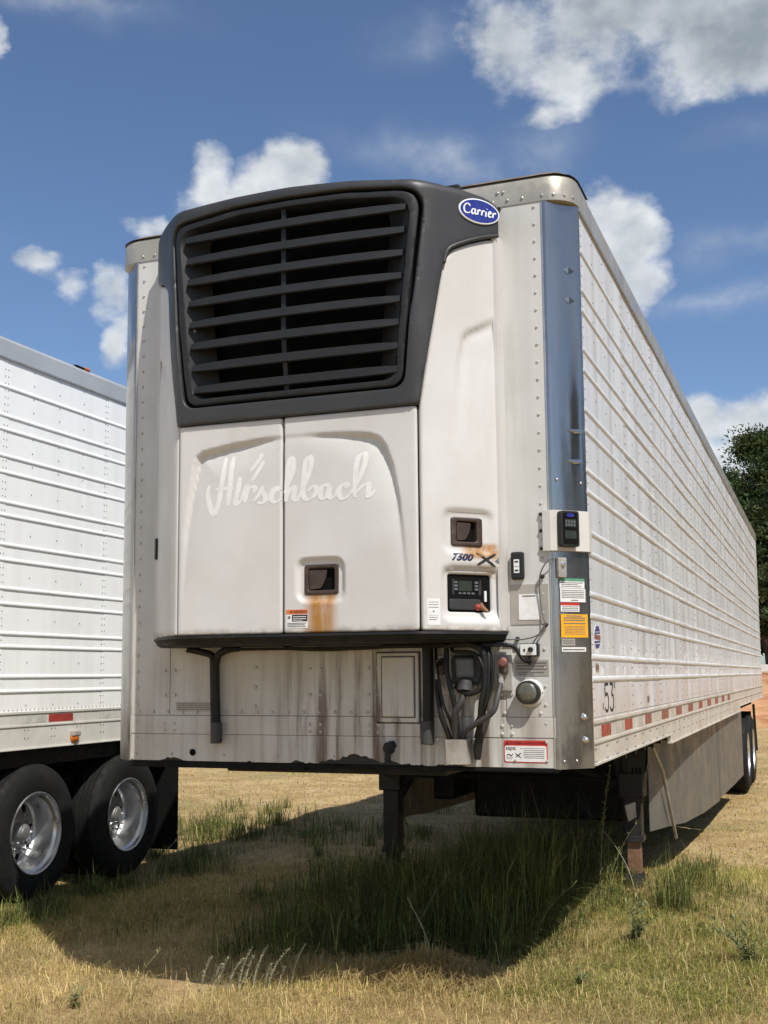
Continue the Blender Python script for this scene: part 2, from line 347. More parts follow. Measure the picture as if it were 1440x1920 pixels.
HUBM = M('hub_aluminium', (.50, .50, .50), .4, .8, .1, 8)
LATCH = M('brown_faded_latch', (.055, .034, .024), .5, 0, .3, 18)
SKIRT = M('grey_skirt', (.12, .114, .102), .5, 0, .1, 2, dirt=((.19, .17, .14), .35, 4, (1, 1, .3)))
RUST = M('rusted_steel', (.23, .12, .065), .8, .0, .35, 12, .3, 60, dirt=((.10, .05, .03), .7, 16, (1, 1, .4)))
LEGP = M('landing_gear_paint', (.024, .022, .021), .55, 0, .3, 8, spec=.35, dirt=((.05, .04, .032), .5, 6, (1, 1, .4)))
GALV = M('galvanised_plate', (.48, .45, .40), .5, .5, .2, 8, dirt=((.20, .14, .09), .5, 8, (1, 1, .5)))
WHITEPL = M('white_plastic', (.72, .71, .68), .4, 0, .06, 8)
GREYPL = M('pale_grey_bracket', (.60, .58, .53), .45, 0, .08, 5)
PLATE = M('grey_plate', (.38, .35, .30), .5, .15, .12, 7)
WHITE_L = M('white_label', (.74, .73, .70), .5, 0, .07, 30); GREEN_L = M('green_label', (.10, .30, .19), .5, 0, .1, 30)
RED_L = M('red_label', (.50, .025, .018), .5, 0, .15, 30); YEL_L = M('yellow_label', (.80, .38, .012), .5, 0, .1, 30)
ORG_L = M('orange_label', (.66, .16, .04), .5, 0, .1, 30); INK = M('black_ink', (.018, .017, .017), .6, 0, .1, 30); INKG = M('grey_ink', (.16, .15, .14), .6, 0, .1, 30)
GHOST = M('lettering_ghost', (.74, .73, .695), .34, 0, .05, 20)
NAVY = M('badge_blue', (.022, .035, .235), .3, 0, .1, 20); BADGEW = M('badge_white', (.78, .79, .82), .3, 0, .05, 20)
INKB = M('dark_blue_ink', (.02, .02, .07), .5, 0, .1, 30); EMBL = M('emblem_blue', (.06, .07, .22), .5, 0, .3, 40); EMBR = M('emblem_red', (.30, .10, .09), .5, 0, .3, 40)
TAPER = M('red_tape', (.34, .045, .035), .4, 0, .22, 12); TAPEW = M('silver_tape', (.50, .49, .44), .35, 0, .2, 12)
TAPEF = M('faded_red_tape', (.30, .10, .075), .5, 0, .25, 9)
AMBER = M('amber_lens', (.60, .16, .02), .2, 0, .1, 20); LENS = M('dusty_olive_lens', (.10, .10, .075), .25, 0, .2, 14, dirt=((.2, .19, .14), .5, 12, (1, 1, 1)))
SCREEN = M('dead_lcd', (.035, .042, .035), .15, 0, .1, 20); KEYS = M('grey_keys', (.11, .115, .12), .5, 0, .1, 20)
PINK = M('faded_red_gladhand', (.36, .15, .13), .6, 0, .25, 20); BRASS = M('brown_gladhand', (.09, .06, .045), .6, .2, .3, 20)
WIRE = M('grey_wire', (.12, .12, .11), .5, 0, .1, 20)

# ------------------------------------------------------------------ helpers: sheets, strokes, letters
def inside(P, poly):
    P = np.asarray(P); poly = np.asarray(poly); x, y = P[:, 0], P[:, 1]; r = np.zeros(len(P), bool)
    for i in range(len(poly)):
        x0, y0 = poly[i-1]; x1, y1 = poly[i]
        c = ((y0 > y) != (y1 > y)); xi = (x1-x0)*(y-y0)/((y1-y0) if y1 != y0 else 1e-12)+x0
        r ^= c & (x < xi)
    return r
def seg_dist(P, poly, closed=True):
    P = np.asarray(P, float); q = np.asarray(poly, float); a = np.roll(q, 1, 0) if closed else q[:-1]; b = q if closed else q[1:]
    best = np.full(len(P), 1e9); arg = np.zeros(len(P))
    for i in range(len(a)):
        d = b[i]-a[i]; t = np.clip(((P-a[i])@d)/max(d@d, 1e-12), 0, 1); dd = np.linalg.norm(P-a[i]-t[:, None]*d, axis=1)
        k = dd < best; best[k] = dd[k]; arg[k] = (i+t[k])/len(a)
    return best, arg
def resample(poly, step, closed=True):
    out = []; n = len(poly)
    for i in range(n if closed else n-1):
        a = np.array(poly[i]); b = np.array(poly[(i+1) % n]); k = max(1, int(np.ceil(np.linalg.norm(b-a)/step)))
        out += [tuple(a+(b-a)*j/k) for j in range(k)]
    if not closed: out.append(tuple(poly[-1]))
    return out
def rounded(poly, r, n=5):                     # round each corner of a polygon; r number or list
    out = []; N_ = len(poly)
    for i in range(N_):
        p = Vector(poly[i]); a = Vector(poly[i-1]); b = Vector(poly[(i+1) % N_]); rr = r[i] if isinstance(r, (list, tuple)) else r
        if rr <= 0: out.append(tuple(p)); continue
        da, db = (a-p), (b-p); k = min(rr, da.length*.49, db.length*.49); p0 = p+da.normalized()*k; p1 = p+db.normalized()*k
        for j in range(n+1):
            t = j/n; out.append(tuple(p0*(1-t)**2+p*2*t*(1-t)+p1*t*t))
    return out
def rect(x0, x1, z0, z1): return [(x0, z0), (x1, z0), (x1, z1), (x0, z1)]
def sheet(name, outline, mapf, mat, parent, holes=(), step=.03, r=.008, thick=.02, disp=None, smooth=40):
    loops = [resample(outline, step)]+[resample(h, step) for h in holes]
    pts = []; edges = []
    for lp in loops:
        b = len(pts); pts += lp; edges += [(b+i, b+(i+1) % len(lp)) for i in range(len(lp))]
    allp = np.array(outline); mn, mx = allp.min(0), allp.max(0)
    gx, gz = np.meshgrid(np.arange(mn[0]+step*.5, mx[0], step), np.arange(mn[1]+step*.5, mx[1], step)); G = np.stack([gx.ravel(), gz.ravel()], 1)
    k = inside(G, loops[0])
    for h in loops[1:]: k &= ~inside(G, h)
    d = np.full(len(G), 1e9)
    for lp in loops: d = np.minimum(d, seg_dist(G, lp)[0])
    G = G[k & (d > max(r*1.3, step*.35))]; extra = [tuple(g) for g in G]
    if r > 0:                                  # rings for the rounded edge
        for lp in loops:
            q = np.array(lp); tn = np.roll(q, -1, 0)-np.roll(q, 1, 0); tn /= np.linalg.norm(tn, axis=1)[:, None]+1e-9; nn = np.stack([-tn[:, 1], tn[:, 0]], 1)
            for o in (.35*r, r):
                for sg in (1, -1):
                    c = q+nn*o*sg; kk = inside(c, loops[0])
                    for h in loops[1:]: kk &= ~inside(c, h)
                    if kk.any():
                        dd = np.full(len(c), 1e9)
                        for l2 in loops: dd = np.minimum(dd, seg_dist(c, l2)[0])
                        kk &= dd > o*.8
                        extra += [tuple(v) for v in c[kk]]
    res = delaunay_2d_cdt([Vector(p) for p in pts+extra], edges, [], 0, 1e-6)
    V2 = np.array([tuple(v) for v in res[0]]); F = [tuple(f) for f in res[2]]
    cen = np.array([V2[list(f)].mean(0) for f in F]); k = inside(cen, loops[0])
    for h in loops[1:]: k &= ~inside(cen, h)
    F = [f for f, a in zip(F, k) if a]
    d = np.full(len(V2), 1e9)
    for lp in loops: d = np.minimum(d, seg_dist(V2, lp)[0])
    off = np.zeros(len(V2))
    if r > 0: q = np.clip(d/r, 0, 1); off -= r*(1-np.sqrt(np.clip(1-(1-q)**2, 0, 1)))
    base = off.copy()
    if disp is not None: off += disp(V2)
    mb = MB(); mb.v = [tuple(mapf(x, z, o)) for (x, z), o in zip(V2, off)]; mb.f = list(F)
    cnt = {}
    for f in F:
        for i in range(len(f)):
            e = (f[i], f[(i+1) % len(f)]); key = tuple(sorted(e)); cnt.setdefault(key, []).append(e)
    low = {}
    for key, es in cnt.items():
        if len(es) == 1:
            a, b = es[0]
            for q_ in (a, b):
                if q_ not in low: low[q_] = len(mb.v); mb.v.append(tuple(mapf(V2[q_][0], V2[q_][1], base[q_]-thick)))
            mb.f.append((b, a, low[a], low[b]))
    return mb.build(name, mat, parent, smooth)
def catmull(pts, n=8):
    p = [np.array(q, float) for q in pts]; p = [2*p[0]-p[1]]+p+[2*p[-1]-p[-2]]; out = []
    for i in range(1, len(p)-2):
        for j in range(n):
            t = j/n; out.append(.5*((2*p[i])+(-p[i-1]+p[i+1])*t+(2*p[i-1]-5*p[i]+4*p[i+1]-p[i+2])*t*t+(-p[i-1]+3*p[i]-3*p[i+1]+p[i+2])*t**3))
    out.append(p[-2]); return np.array(out)
def strokes(name, strk, w, mapf, mat, parent, nib=math.radians(35), contrast=.65, off0=.0008, taper=.5, smooth_n=8):
    mb = MB()
    for si, s in enumerate(strk):
        c = catmull(s, smooth_n) if len(s) > 2 else resample(s, .01, False); c = np.array(c)
        tg = np.gradient(c, axis=0); tg /= np.linalg.norm(tg, axis=1)[:, None]+1e-9; n = np.stack([-tg[:, 1], tg[:, 0]], 1)
        ang = np.arctan2(tg[:, 1], tg[:, 0]); hw = w/2*((1-contrast)+contrast*np.abs(np.sin(ang-nib)))
        t = np.linspace(0, 1, len(c)); hw *= (1-taper)+taper*np.clip(np.minimum(t, 1-t)*6, 0, 1)
        b = len(mb.v)
        for i in range(len(c)):
            o = off0+si*4e-5+i*2e-6
            mb.v += [tuple(mapf(*(c[i]+n[i]*hw[i]), o)), tuple(mapf(*(c[i]-n[i]*hw[i]), o))]
        mb.f += [(b+2*i, b+2*i+1, b+2*i+3, b+2*i+2) for i in range(len(c)-1)]
    return mb.build(name, mat, parent)
def text(name, s, size, mapf, mat, parent, at, align='LEFT', shear=0., bold=0., off=.0012, xs=1.):
    cu = bpy.data.curves.new(name, 'FONT'); cu.body = s; cu.size = size; cu.align_x = align; cu.align_y = 'CENTER'; cu.shear = shear; cu.offset = bold; cu.resolution_u = 3
    o = bpy.data.objects.new(name, cu); COL.objects.link(o)
    me = bpy.data.meshes.new_from_object(o.evaluated_get(bpy.context.evaluated_depsgraph_get()))
    bpy.data.objects.remove(o); bpy.data.curves.remove(cu)
    for v in me.vertices: v.co = Vector(mapf(at[0]+v.co.x*xs, at[1]+v.co.y, off))
    me.materials.clear(); me.materials.append(mat)
    return link(bpy.data.objects.new(name, me), name, parent)
def label_lines(name, rows, mapf, mat, parent, off=.0012):      # unreadable print: thin bars
    mb = MB()
    for (x0, x1, z, h) in rows: mb.add([mapf(x0, z, off), mapf(x1, z, off), mapf(x1, z+h, off), mapf(x0, z+h, off)], [(0, 1, 2, 3)])
    return mb.build(name, mat, parent)
def decal(name, poly, mapf, mat, parent, t=.0007):
    return MB().poly(poly, mapf, t).build(name, mat, parent)
def fr(x, z, o=0.): return (x, -o, z)                             # on the front wall (y = 0), out = -y

# ------------------------------------------------------------------ the setting: ground
def hgt(x, y):
    x = np.asarray(x, float); y = np.asarray(y, float)
    near = np.exp(-((x/14)**2+((y-3)/16)**2))
    h = .022*np.sin(1.3*x+.7*y)+.018*np.sin(2.1*y-.9*x+1)+.012*np.sin(4.3*x+2)*np.sin(3.7*y)
    return near*h-.012+.11*np.exp(-(((x-1.15)/1.1)**2+((y-3.7)/1.3)**2))
def graded(a, b, step, far, k=1.25):
    c = list(np.arange(a, b+1e-6, step)); s = step; lo = [a]; hi = [b]
    while hi[-1] < far: s *= k; hi.append(hi[-1]+s); lo.append(lo[-1]-s)
    return np.array(sorted(lo[1:]))if False else np.array(sorted(lo[1:]+c+hi[1:]))
GM = mat_ground()
def build_ground():
    xs = graded(-7, 5, .1, 900); ys = graded(-2, 12, .1, 900)
    X, Y = np.meshgrid(xs, ys); Z = hgt(X, Y)+RNG.normal(0, .004, X.shape)
    V = np.stack([X.ravel(), Y.ravel(), Z.ravel()], 1); nx, ny = len(xs), len(ys)
    i = np.arange(nx*ny).reshape(ny, nx); T = np.stack([i[:-1, :-1], i[:-1, 1:], i[1:, 1:], i[1:, :-1]], -1).reshape(-1, 4)
    o = fast_mesh('ground', V, T, GM, smooth=True); tag(o, 'dry sandy field with patchy mown grass', kind='structure')
build_ground()

# red clay bank behind, far right
CLAY = None
def build_bank():
    global CLAY
    mt, nt, N, L, P = nodes('red_clay'); t = NT(nt)
    c = t.mix(t.rng(t.noise(2.2, 6, (.15, .15, 3.2)), .35, .65), (.34, .145, .065, 1), (.50, .27, .14, 1)); c = t.mix(t.rng(t.noise(3, 6), .5, .7, 0, .7), c, (.42, .29, .13, 1))
    t.set(c, P.inputs['Base Color']); P.inputs['Roughness'].default_value = .95; L.new(t.bump(t.noise(6, 6, (.3, .3, 2)), .8, .1), P.inputs['Normal'])
    xs = np.linspace(-14, 34, 120); prof = [(0, -.1), (.35, .35), (.9, .55), (1.1, .95), (1.7, 1.1), (1.95, 1.5), (2.6, 1.62), (7, 1.75), (14, 1.8)]
    V = []; nb = len(prof)
    for x in xs:
        w = .25*math.sin(x*.9)+.15*math.sin(2.3*x)
        for a, z in prof: V.append((x, 31.5+a+w+random.uniform(-.06, .06)+.1*abs(x-1)*.3, z+random.uniform(-.03, .03)))
    T = [(i*nb+j, (i+1)*nb+j, (i+1)*nb+j+1, i*nb+j+1) for i in range(len(xs)-1) for j in range(nb-1)]
    o = fast_mesh('clay_bank', V, T, mt, smooth=True); tag(o, 'eroded red clay bank behind the field', kind='structure')
build_bank()
r = thing('guard_rail', (4, 34.2, 1.6), 'long white painted board rail on top of the red clay bank', 'rail')
for i, x in enumerate(np.arange(-13.5, 22, 3.0)):
    MB().box(x, x+2.98, 34.1, 34.16, 1.68, 1.90).build('board', WHITEPL, r); MB().box(x-.06, x+.06, 34.16, 34.28, 1.4, 1.93).build('post', WHITEPL, r)

# ------------------------------------------------------------------ trees
LEAF = mat_vcol('pine_foliage', .6, .25); BARK = M('pine_bark', (.10, .07, .05), .9, 0, .35, 5, .5, 20)
def tree_meshes(seed, H, R, n_clump, n_leaf):
    rg = np.random.default_rng(seed); mb = MB(); cl = []
    tr = [(0, 0, -.3)]; 
    for k in range(1, 9): tr.append((tr[-1][0]+rg.normal(0, .10), tr[-1][1]+rg.normal(0, .10), H*.93*k/8))
    mb.tube(tr, [.26*(1-.1*k) for k in range(9)], 8)
    for k in range(n_clump):
        f = rg.uniform(.16, .99); i = min(7, int(f*8)); p = np.array(tr[i])+(np.array(tr[i+1])-np.array(tr[i]))*(f*8-i)
        a = rg.uniform(0, 2*np.pi); prof = (math.sin(min(1, (1.02-f)/.62)*math.pi/2)**.8)*(.72 if f < .3 else 1)
        L_ = R*prof*rg.uniform(.45, 1.05)+.25; e = p+np.array([math.cos(a)*L_, math.sin(a)*L_, L_*rg.uniform(-.05, .3)])
        if k % 2 == 0: mb.tube([p, (p+e)/2+np.array([0, 0, -.06*L_]), e], [.055, .035, .012], 5, False)
        for t in ((.55, .8), (.8, .95), (1, 1)): 
            if rg.random() < .8: cl.append((p+(e-p)*t[0]+rg.normal(0, .12, 3), rg.uniform(.28, .62)*t[1]*(R/3.2)))
    V = []; C = []; 
    tone0 = np.array([.038, .062, .021])
    for (c, s) in cl:
        n = n_leaf; d = rg.normal(0, 1, (n, 3)); d /= np.linalg.norm(d, axis=1)[:, None]
        pos = c+d*(rg.random((n, 1))**.45)*s*np.array([1.15, 1.15, .75])
        ax = d*.6+rg.normal(0, .6, (n, 3)); ax[:, 2] += .35; ax /= np.linalg.norm(ax, axis=1)[:, None]
        sd = np.cross(ax, rg.normal(0, 1, (n, 3))); sd /= np.linalg.norm(sd, axis=1)[:, None]
        ln = rg.uniform(.09, .2, (n, 1)); wd = rg.uniform(.022, .05, (n, 1))
        q = np.stack([pos-sd*wd, pos+sd*wd, pos+ax*ln+sd*wd*.3, pos+ax*ln-sd*wd*.3], 1)
        col = tone0*rg.uniform(.75, 1.5)*np.array([rg.uniform(.85, 1.5), 1, rg.uniform(.7, 1.1)])
        V.append(q.reshape(-1, 3)); C.append(np.repeat(col*rg.uniform(.6, 1.5, (n, 1)), 4, 0))
    V = np.concatenate(V); C = np.concatenate(C); T = np.arange(len(V)).reshape(-1, 4)
    return mb, V, T, C
def tree(name, label, seed, loc, H, R, n_clump=70, n_leaf=80, group='trees along the edge of the field'):
    o = thing(name, loc, label, 'tree', group); mb, V, T, C = tree_meshes(seed, H, R, n_clump, n_leaf)
    mb.v = [tuple(np.array(v)+np.array(loc)) for v in mb.v]; mb.build('trunk', BARK, o, 40)
    fast_mesh('crown', V+np.array(loc), T, LEAF, C, o); return o
def tree_copy(src, label, loc, rz, sc):
    o = src.copy(); COL.objects.link(o); o.location = loc; o.rotation_euler.z = rz; o.scale = (sc, sc, sc); o['label'] = label
    for ch in src.children:
        c = ch.copy(); COL.objects.link(c); c.parent = o
    return o
t1 = tree('pine_tree', 'tall dark pine whose crown rises highest at the right edge beside the trailer roof', 3, (.9, 43, 1.4), 10.3, 3.9, 190, 120)
t2 = tree('pine_tree', 'lower dark tree whose crown touches the far end of the trailer roof line', 5, (-1.2, 46, 1.6), 8.9, 2.9, 120, 110)
t3 = tree('pine_tree', 'low bushy dark tree filling the gap beside the trailer rear corner', 9, (.6, 39.5, 1.6), 6.4, 2.6, 110, 110)
tree_copy(t3, 'dark rounded tree pressed against the trailer rear corner', (-1.4, 41, 1.5), 4, 1.0)
tree_copy(t3, 'dark undergrowth tree low behind the white rail', (3.4, 38.5, 1.5), 2, .8)
tree_copy(t2, 'dark tree hidden behind the rear of the near trailer', (-4.6, 45, 1.6), 1, .85)
for i, (x, y, rz, s_, src) in enumerate([(7.5, 44, 1, 1.05, t1), (12.5, 42, 2, .95, t2), (17, 39, 3, 1.1, t1), (22, 35, 4, 1.0, t2), (26, 30, 5, 1.1, t1),
        (30, 24, 1.4, 1.05, t1), (33, 18, 2.4, 1.1, t2), (35, 11, .4, 1.0, t1), (37, 4, 3.3, 1.15, t2), (38, -3, 5.2, 1.1, t1), (38, -10, 2.2, 1.05, t2)]):
    tree_copy(src, 'pine in the tree line to the right, mirrored in the steel corner post', (x, y, 0), rz, s_*1.15)

# ------------------------------------------------------------------ wheels
def build_wheel(parent, c, sgn, R=.51, w=.275, detail=True):
    # c: centre of the outer face, sgn: outward direction along x; outer wheel of a dual pair plus its inner twin's tyre
    wh = MB(); n = 56
    wh.lathe([(-.262, .292), (-.25, .300), (-.03, .300), (-.008, .306), (.004, .303), (.006, .296), (.001, .289), (-.012, .286), (-.030, .285), (-.040, .276), (-.048, .268), (-.12, .262), (-.185, .254), (-.203, .247), (-.212, .240)], c, 'x', n, sgn)
    tyre_prof = [(-.02, .298), (.004, .315), (.012, .35), (.016, .395), (.010, .445), (-.006, .478), (-.020, .497), (-.036, .505)]
    for k in range(4):
        a = -.055-.042*k; tyre_prof += [(a+.006, R), (a, R), (a-.001, R-.011), (a-.009, R-.011), (a-.010, R)]
    tyre_prof += [(-.24, .505), (-.256, .497), (-.27, .478), (-.286, .445), (-.292, .395), (-.288, .35), (-.275, .315), (-.26, .298)]
    wheel = wh.build('wheel', ALU, parent, 22)
    ty = MB().lathe(tyre_prof, c, 'x', 72, sgn); ty.build('tyre', RUBBER, wheel, 28)
    # wheel disc with hand holes
    disc = []; holes = []
    for k in range(48): disc.append((.243*math.cos(2*math.pi*k/48), .243*math.sin(2*math.pi*k/48)))
    for k in range(8):
        a = 2*math.pi*k/8+.2; holes.append([(.192*math.cos(a)+.034*math.cos(t), .192*math.sin(a)+.034*math.sin(t)) for t in np.linspace(0, 2*np.pi, 14, False)])
    mp = lambda u, v, o: (c[0]+sgn*(-.185+o-.35*(max(0, math.hypot(u, v)-.16))), c[1]+u, c[2]+v)
    sheet('wheel_disc', disc, mp, WDISC, wheel, holes, .03, .004, .02)
    MB().lathe([(-.215, .24), (-.215, .02)], c, 'x', 24, sgn).build('brake_drum', VOID, wheel)
    MB().lathe([(-.18, .088), (-.172, .074), (-.12, .066), (-.105, .060), (-.102, .044), (-.098, .040), (-.096, .0)], c, 'x', 28, sgn).build('hub_cap', HUBM, wheel, 35)
    nm = MB().lathe([(0, .016), (.03, .015), (.034, .011), (.055, .010), (.055, 0)], (0, 0, 0), 'x', 6, sgn).mesh('lug_nut', 35); nm.materials.append(HUBM)
    for k in range(10):
        a = 2*math.pi*(k+.5)/10+.2; inst('lug_nut', nm, wheel, (c[0]-sgn*.176, c[1]+.132*math.cos(a), c[2]+.132*math.sin(a)))
    MB().lathe([(a-.33, r_) for a, r_ in tyre_prof], c, 'x', 48, sgn).build('inner_tyre', RUBBER, wheel, 28)
    MB().lathe([(-.34, .298), (-.60, .298), (-.60, .1)], c, 'x', 32, sgn).build('inner_rim', HUBM, wheel, 35)
    return wheel
def axle_set(parent, x_out, x_in, ys, z=.505, sgn=1, far=True):
    for y in ys:
        build_wheel(parent, (x_out, y, z), sgn)
        MB().tube([(x_out-sgn*.3, y, z), (x_in, y, z)], .065, 12).build('axle', BLACK, parent, 40)
        MB().lathe([(-.36, .2), (-.36, .05), (-.62, .05)], (x_out, y, z), 'x', 20, sgn).build('brake_chamber', BLACK, parent, 40)

# ------------------------------------------------------------------ box trailer sides (shared by both trailers)
def side_wall(T, x, y0, y1, zr, zc, zt, ribs, pan, ribm, railm, capm, pw, seam0, rivet_to, tapes, rail_lo, rv_pitch=.31):
    # ribbed panels, one object per sheet of metal
    ys = [y0]; s = seam0
    while s < y1:
        if s > y0+.05: ys.append(s)
        s += pw
    ys.append(y1)
    for i in range(len(ys)-1):
        o = .0 if i % 2 else .0022
        MB().box(x-.012, x+o, ys[i]+.0015, ys[i+1]+(.02 if o else -.0015), zr, zc).build('side_panel', pan, T)
    prof = [(-.0155, 0), (-.0135, .0032), (-.008, .0070), (0, .0086), (.008, .0070), (.0135, .0032), (.0155, 0)]
    m = MB(); n = len(prof)
    m.add([(o, y, dz) for y in (0, y1-y0-.01) for dz, o in prof], [(j, j+1, n+j+1, n+j) for j in range(n-1)]+[tuple(range(n)), tuple(range(2*n-1, n-1, -1))])
    me = m.mesh('side_rib', 50); me.materials.append(ribm)
    for z in ribs: inst('side_rib', me, T, (x+.0015, y0+.005, z))
    # top rail
    MB().add([(x-.02, y0, zc-.012), (x+.010, y0, zc-.012), (x+.010, y0, zt-.03), (x-.004, y0, zt-.006), (x-.05, y0, zt), (x-.05, y0, zc),
              (x-.02, y1, zc-.012), (x+.010, y1, zc-.012), (x+.010, y1, zt-.03), (x-.004, y1, zt-.006), (x-.05, y1, zt), (x-.05, y1, zc)],
             [(i, (i+1) % 6, (i+1) % 6+6, i+6) for i in range(6)]+[(5, 4, 3, 2, 1, 0), (6, 7, 8, 9, 10, 11)]).build('top_rail', capm, T)
    MB().box(x+.0102, x+.014, y0, y1, zc-.016, zc-.002).build('rail_lip', RIVET, T)
    # bottom rail: panel strip, two ridges and a lower flange
    for (a, b, lo) in rail_lo:
        q = MB().box(x-.02, x+.006, a, b, lo, zr+.004); q.box(x+.006, x+.014, a, b, zr-.014, zr+.004); q.box(x+.006, x+.013, a, b, zr-.108, zr-.094); q.box(x+.006, x+.016, a, b, lo, lo+.012)
        q.build('bottom_rail', railm, T, bevel=.0015)
    for (a, b, kind) in tapes:
        mt_ = {'r': TAPER, 'w': TAPEW, 'f': TAPEF}[kind]
        MB().box(x+.0055, x+.0072, a, b, zr-.084, zr-.026).build('reflective_tape', mt_, T)
    # rivets
    rv = MB(); y = seam0
    while y > y0+rv_pitch: y -= rv_pitch
    k = 0
    while y < rivet_to:
        if y > y0+.02:
            seam = min(abs((y-seam0) % pw), abs(pw-(y-seam0) % pw)) < .05
            for yy in ((y-.008, ) if not seam else (y-.022, y+.012)):
                z = zr+.05
                while z < zc-.03:
                    if min(abs(z-rb) for rb in ribs) > .022: rv.dome((x+.002, yy, z), (1, 0, 0), .0058, .0042)
                    z += .0525 if seam else .105
            for dz in (-.13, -.19):
                for dy in (-.02, .02): rv.dome((x+.006, y+dy, zr+dz), (1, 0, 0), .008, .005)
        y += rv_pitch
    y = y0+.03
    while y < rivet_to: rv.dome((x+.002, y, zr+.017), (1, 0, 0), .0058, .0045); y += .05
    tag(rv.build('rivets', RIVETS, T, 40), kind='stuff')

# ------------------------------------------------------------------ the near trailer
T = thing('refrigerated_trailer', (0, 8, 0), 'large white refrigerated trailer, front towards the viewer, with dark grille cooling unit on its nose', 'trailer')
ZB, ZR, ZC, ZT = 1.217, 1.43, 3.965, 4.105
PAIRS = [1.628+.3035*k for k in range(7)]; RIBS = sorted([p for p in PAIRS]+[p+.106 for p in PAIRS]+[3.752])
LEN = 16.12
q = MB().box(-1.27, 1.27, .155, LEN-.02, ZB+.03, ZT-.02); q.box(-1.15, 1.15, .013, .155, ZB+.03, ZT-.02); q.build('cargo_box', GREYPL, T)
MB().box(-1.29, -1.27, .15, LEN, ZR-.004, ZC).build('side_panel', SIDEW, T)
lr = MB().box(-1.3, -1.27, .15, LEN, ZB, ZR-.004); lr.box(-1.31, -1.27, .15, LEN, ZC+.002, ZT-.02); lr.build('bottom_rail', RAIL, T)
tapes = []
for k, yc in enumerate([.50, 1.217, 2.0, 2.83, 3.64, 4.45, 5.27, 6.08, 6.9, 7.7, 8.5]):
    w = .15 if k < 3 else .2; tapes += [(yc-w, yc+w*.8, 'r' if k < 2 else 'f'), (yc-w-.30, yc-w-.012, 'w')]
    if k > 0: pass
tapes = [(max(a, .16), b, c) for a, b, c in tapes if b > .2]
side_wall(T, 1.3, .148, LEN, ZR, ZC, ZT, RIBS, SIDEW, RIBW, RAIL, CAP, 1.242, 1.42, 9.0, tapes, [(.148, 3.06, ZB+.004), (3.062, 10.3, ZB-.055), (10.302, LEN, ZB+.01)])
# little prints on the side
def sd(y, z, o=0.): return (1.3022+o, y, z)
em = [(.335+.095*math.cos(t), 1.834+.060*math.sin(t)) for t in np.linspace(0, 2*np.pi, 28, False)]
e0 = decal('emblem', em, sd, WHITE_L, T)
for (z0, z1, mt_, sl) in ((1.862, 1.890, EMBL, .006), (1.850, 1.857, EMBL, .008), (1.822, 1.845, EMBR, 0), (1.806, 1.815, EMBL, .008), (1.780, 1.800, EMBL, .008)):
    hw = lambda z: .088*math.sqrt(max(.02, 1-((z-1.834)/.060)**2))
    decal('emblem_band', [(.335-hw(z0), z0-sl*.5), (.335+hw(z0)*.9, z0+sl*.5), (.335+hw(z1)*.9, min(z1+sl*.5, 1.891)), (.335-hw(z1), z1-sl*.3)], lambda y, z, o: sd(y, z, o+.0009), mt_, e0)
decal('number_plate', rect(.262, .345, 1.662, 1.706), sd, PLATE, T); text('plate_number', '20080', .036, sd, EMBR, T, (.303, 1.684), 'CENTER', bold=.001)
FIVE = [[(.50, 1.602), (.505, 1.542)], [(.495, 1.600), (.60, 1.602)], [(.505, 1.545), (.56, 1.553), (.598, 1.524), (.582, 1.478), (.535, 1.466), (.495, 1.482)]]
THREE = [[(.645, 1.602), (.74, 1.602)], [(.738, 1.600), (.69, 1.548)], [(.69, 1.547), (.735, 1.540), (.75, 1.502), (.72, 1.470), (.67, 1.468), (.638, 1.484)], [(.79, 1.612), (.785, 1.578)]]
strokes('length_marking', FIVE+THREE, .020, sd, INK, T, 0, .25, taper=.0)
decal('small_decal', rect(2.02, 2.09, 1.475, 1.515), sd, INKG, T); decal('small_decal', rect(.43, .455, 1.475, 1.51), sd, INKG, T)

# front wall sheets
edges_x = [-1.157, -.916, -.075, .243, .923, 1.157]
for i in range(5):
    o = (.003, .0, .003, .001, .004)[i]
    MB().box(edges_x[i]+.001, edges_x[i+1]-.001, -o, .012, 1.4545, 3.974).build('front_panel', FRONTW, T)
MB().box(-1.157, 1.157, -.006, .012, 1.357, 1.452).build('front_rail', FRONTW, T, bevel=.002)
MB().box(-1.157, 1.157, -.0035, .012, ZB, 1.355).build('front_rail', FRONTW, T, bevel=.002)
MB().box(-1.157, 1.157, -.0005, .012, 1.4515, 1.4548).build('seam_grime', DIRTY, T); MB().box(-1.157, 1.157, -.0005, .012, 1.3542, 1.3575).build('seam_grime', DIRTY, T)
rv = MB()
for sx, zz0 in ((-1.112, 1.25), (1.112, 1.25)):
    z = zz0
    while z < 3.95: rv.dome((sx, -.004, z), (0, -1, 0), .0085, .006); z += .087
for x in np.arange(-1.10, 1.1, .0875): rv.dome((x, -.004, 1.472), (0, -1, 0), .0095, .007)
for x in (-.945, -.885, -.1, -.04, .22, .27, .90, .948):
    for z in (1.412, 1.375, 1.56, 1.69): rv.dome((x, -.006, z), (0, -1, 0), .0095, .007)
for x in (-.57, -.52, .60, .66):
    for z in (1.41, 1.378): rv.dome((x, -.006, z), (0, -1, 0), .0095, .007)
for x in np.arange(-.9, 1.0, .31): rv.dome((x, -.004, 1.252), (0, -1, 0), .0095, .007)
for z in (1.50, 1.60, 1.70): rv.dome((-.41, -.004, z), (0, -1, 0), .010, .008)
tag(rv.build('rivets', RIVETP, T, 40), kind='stuff')
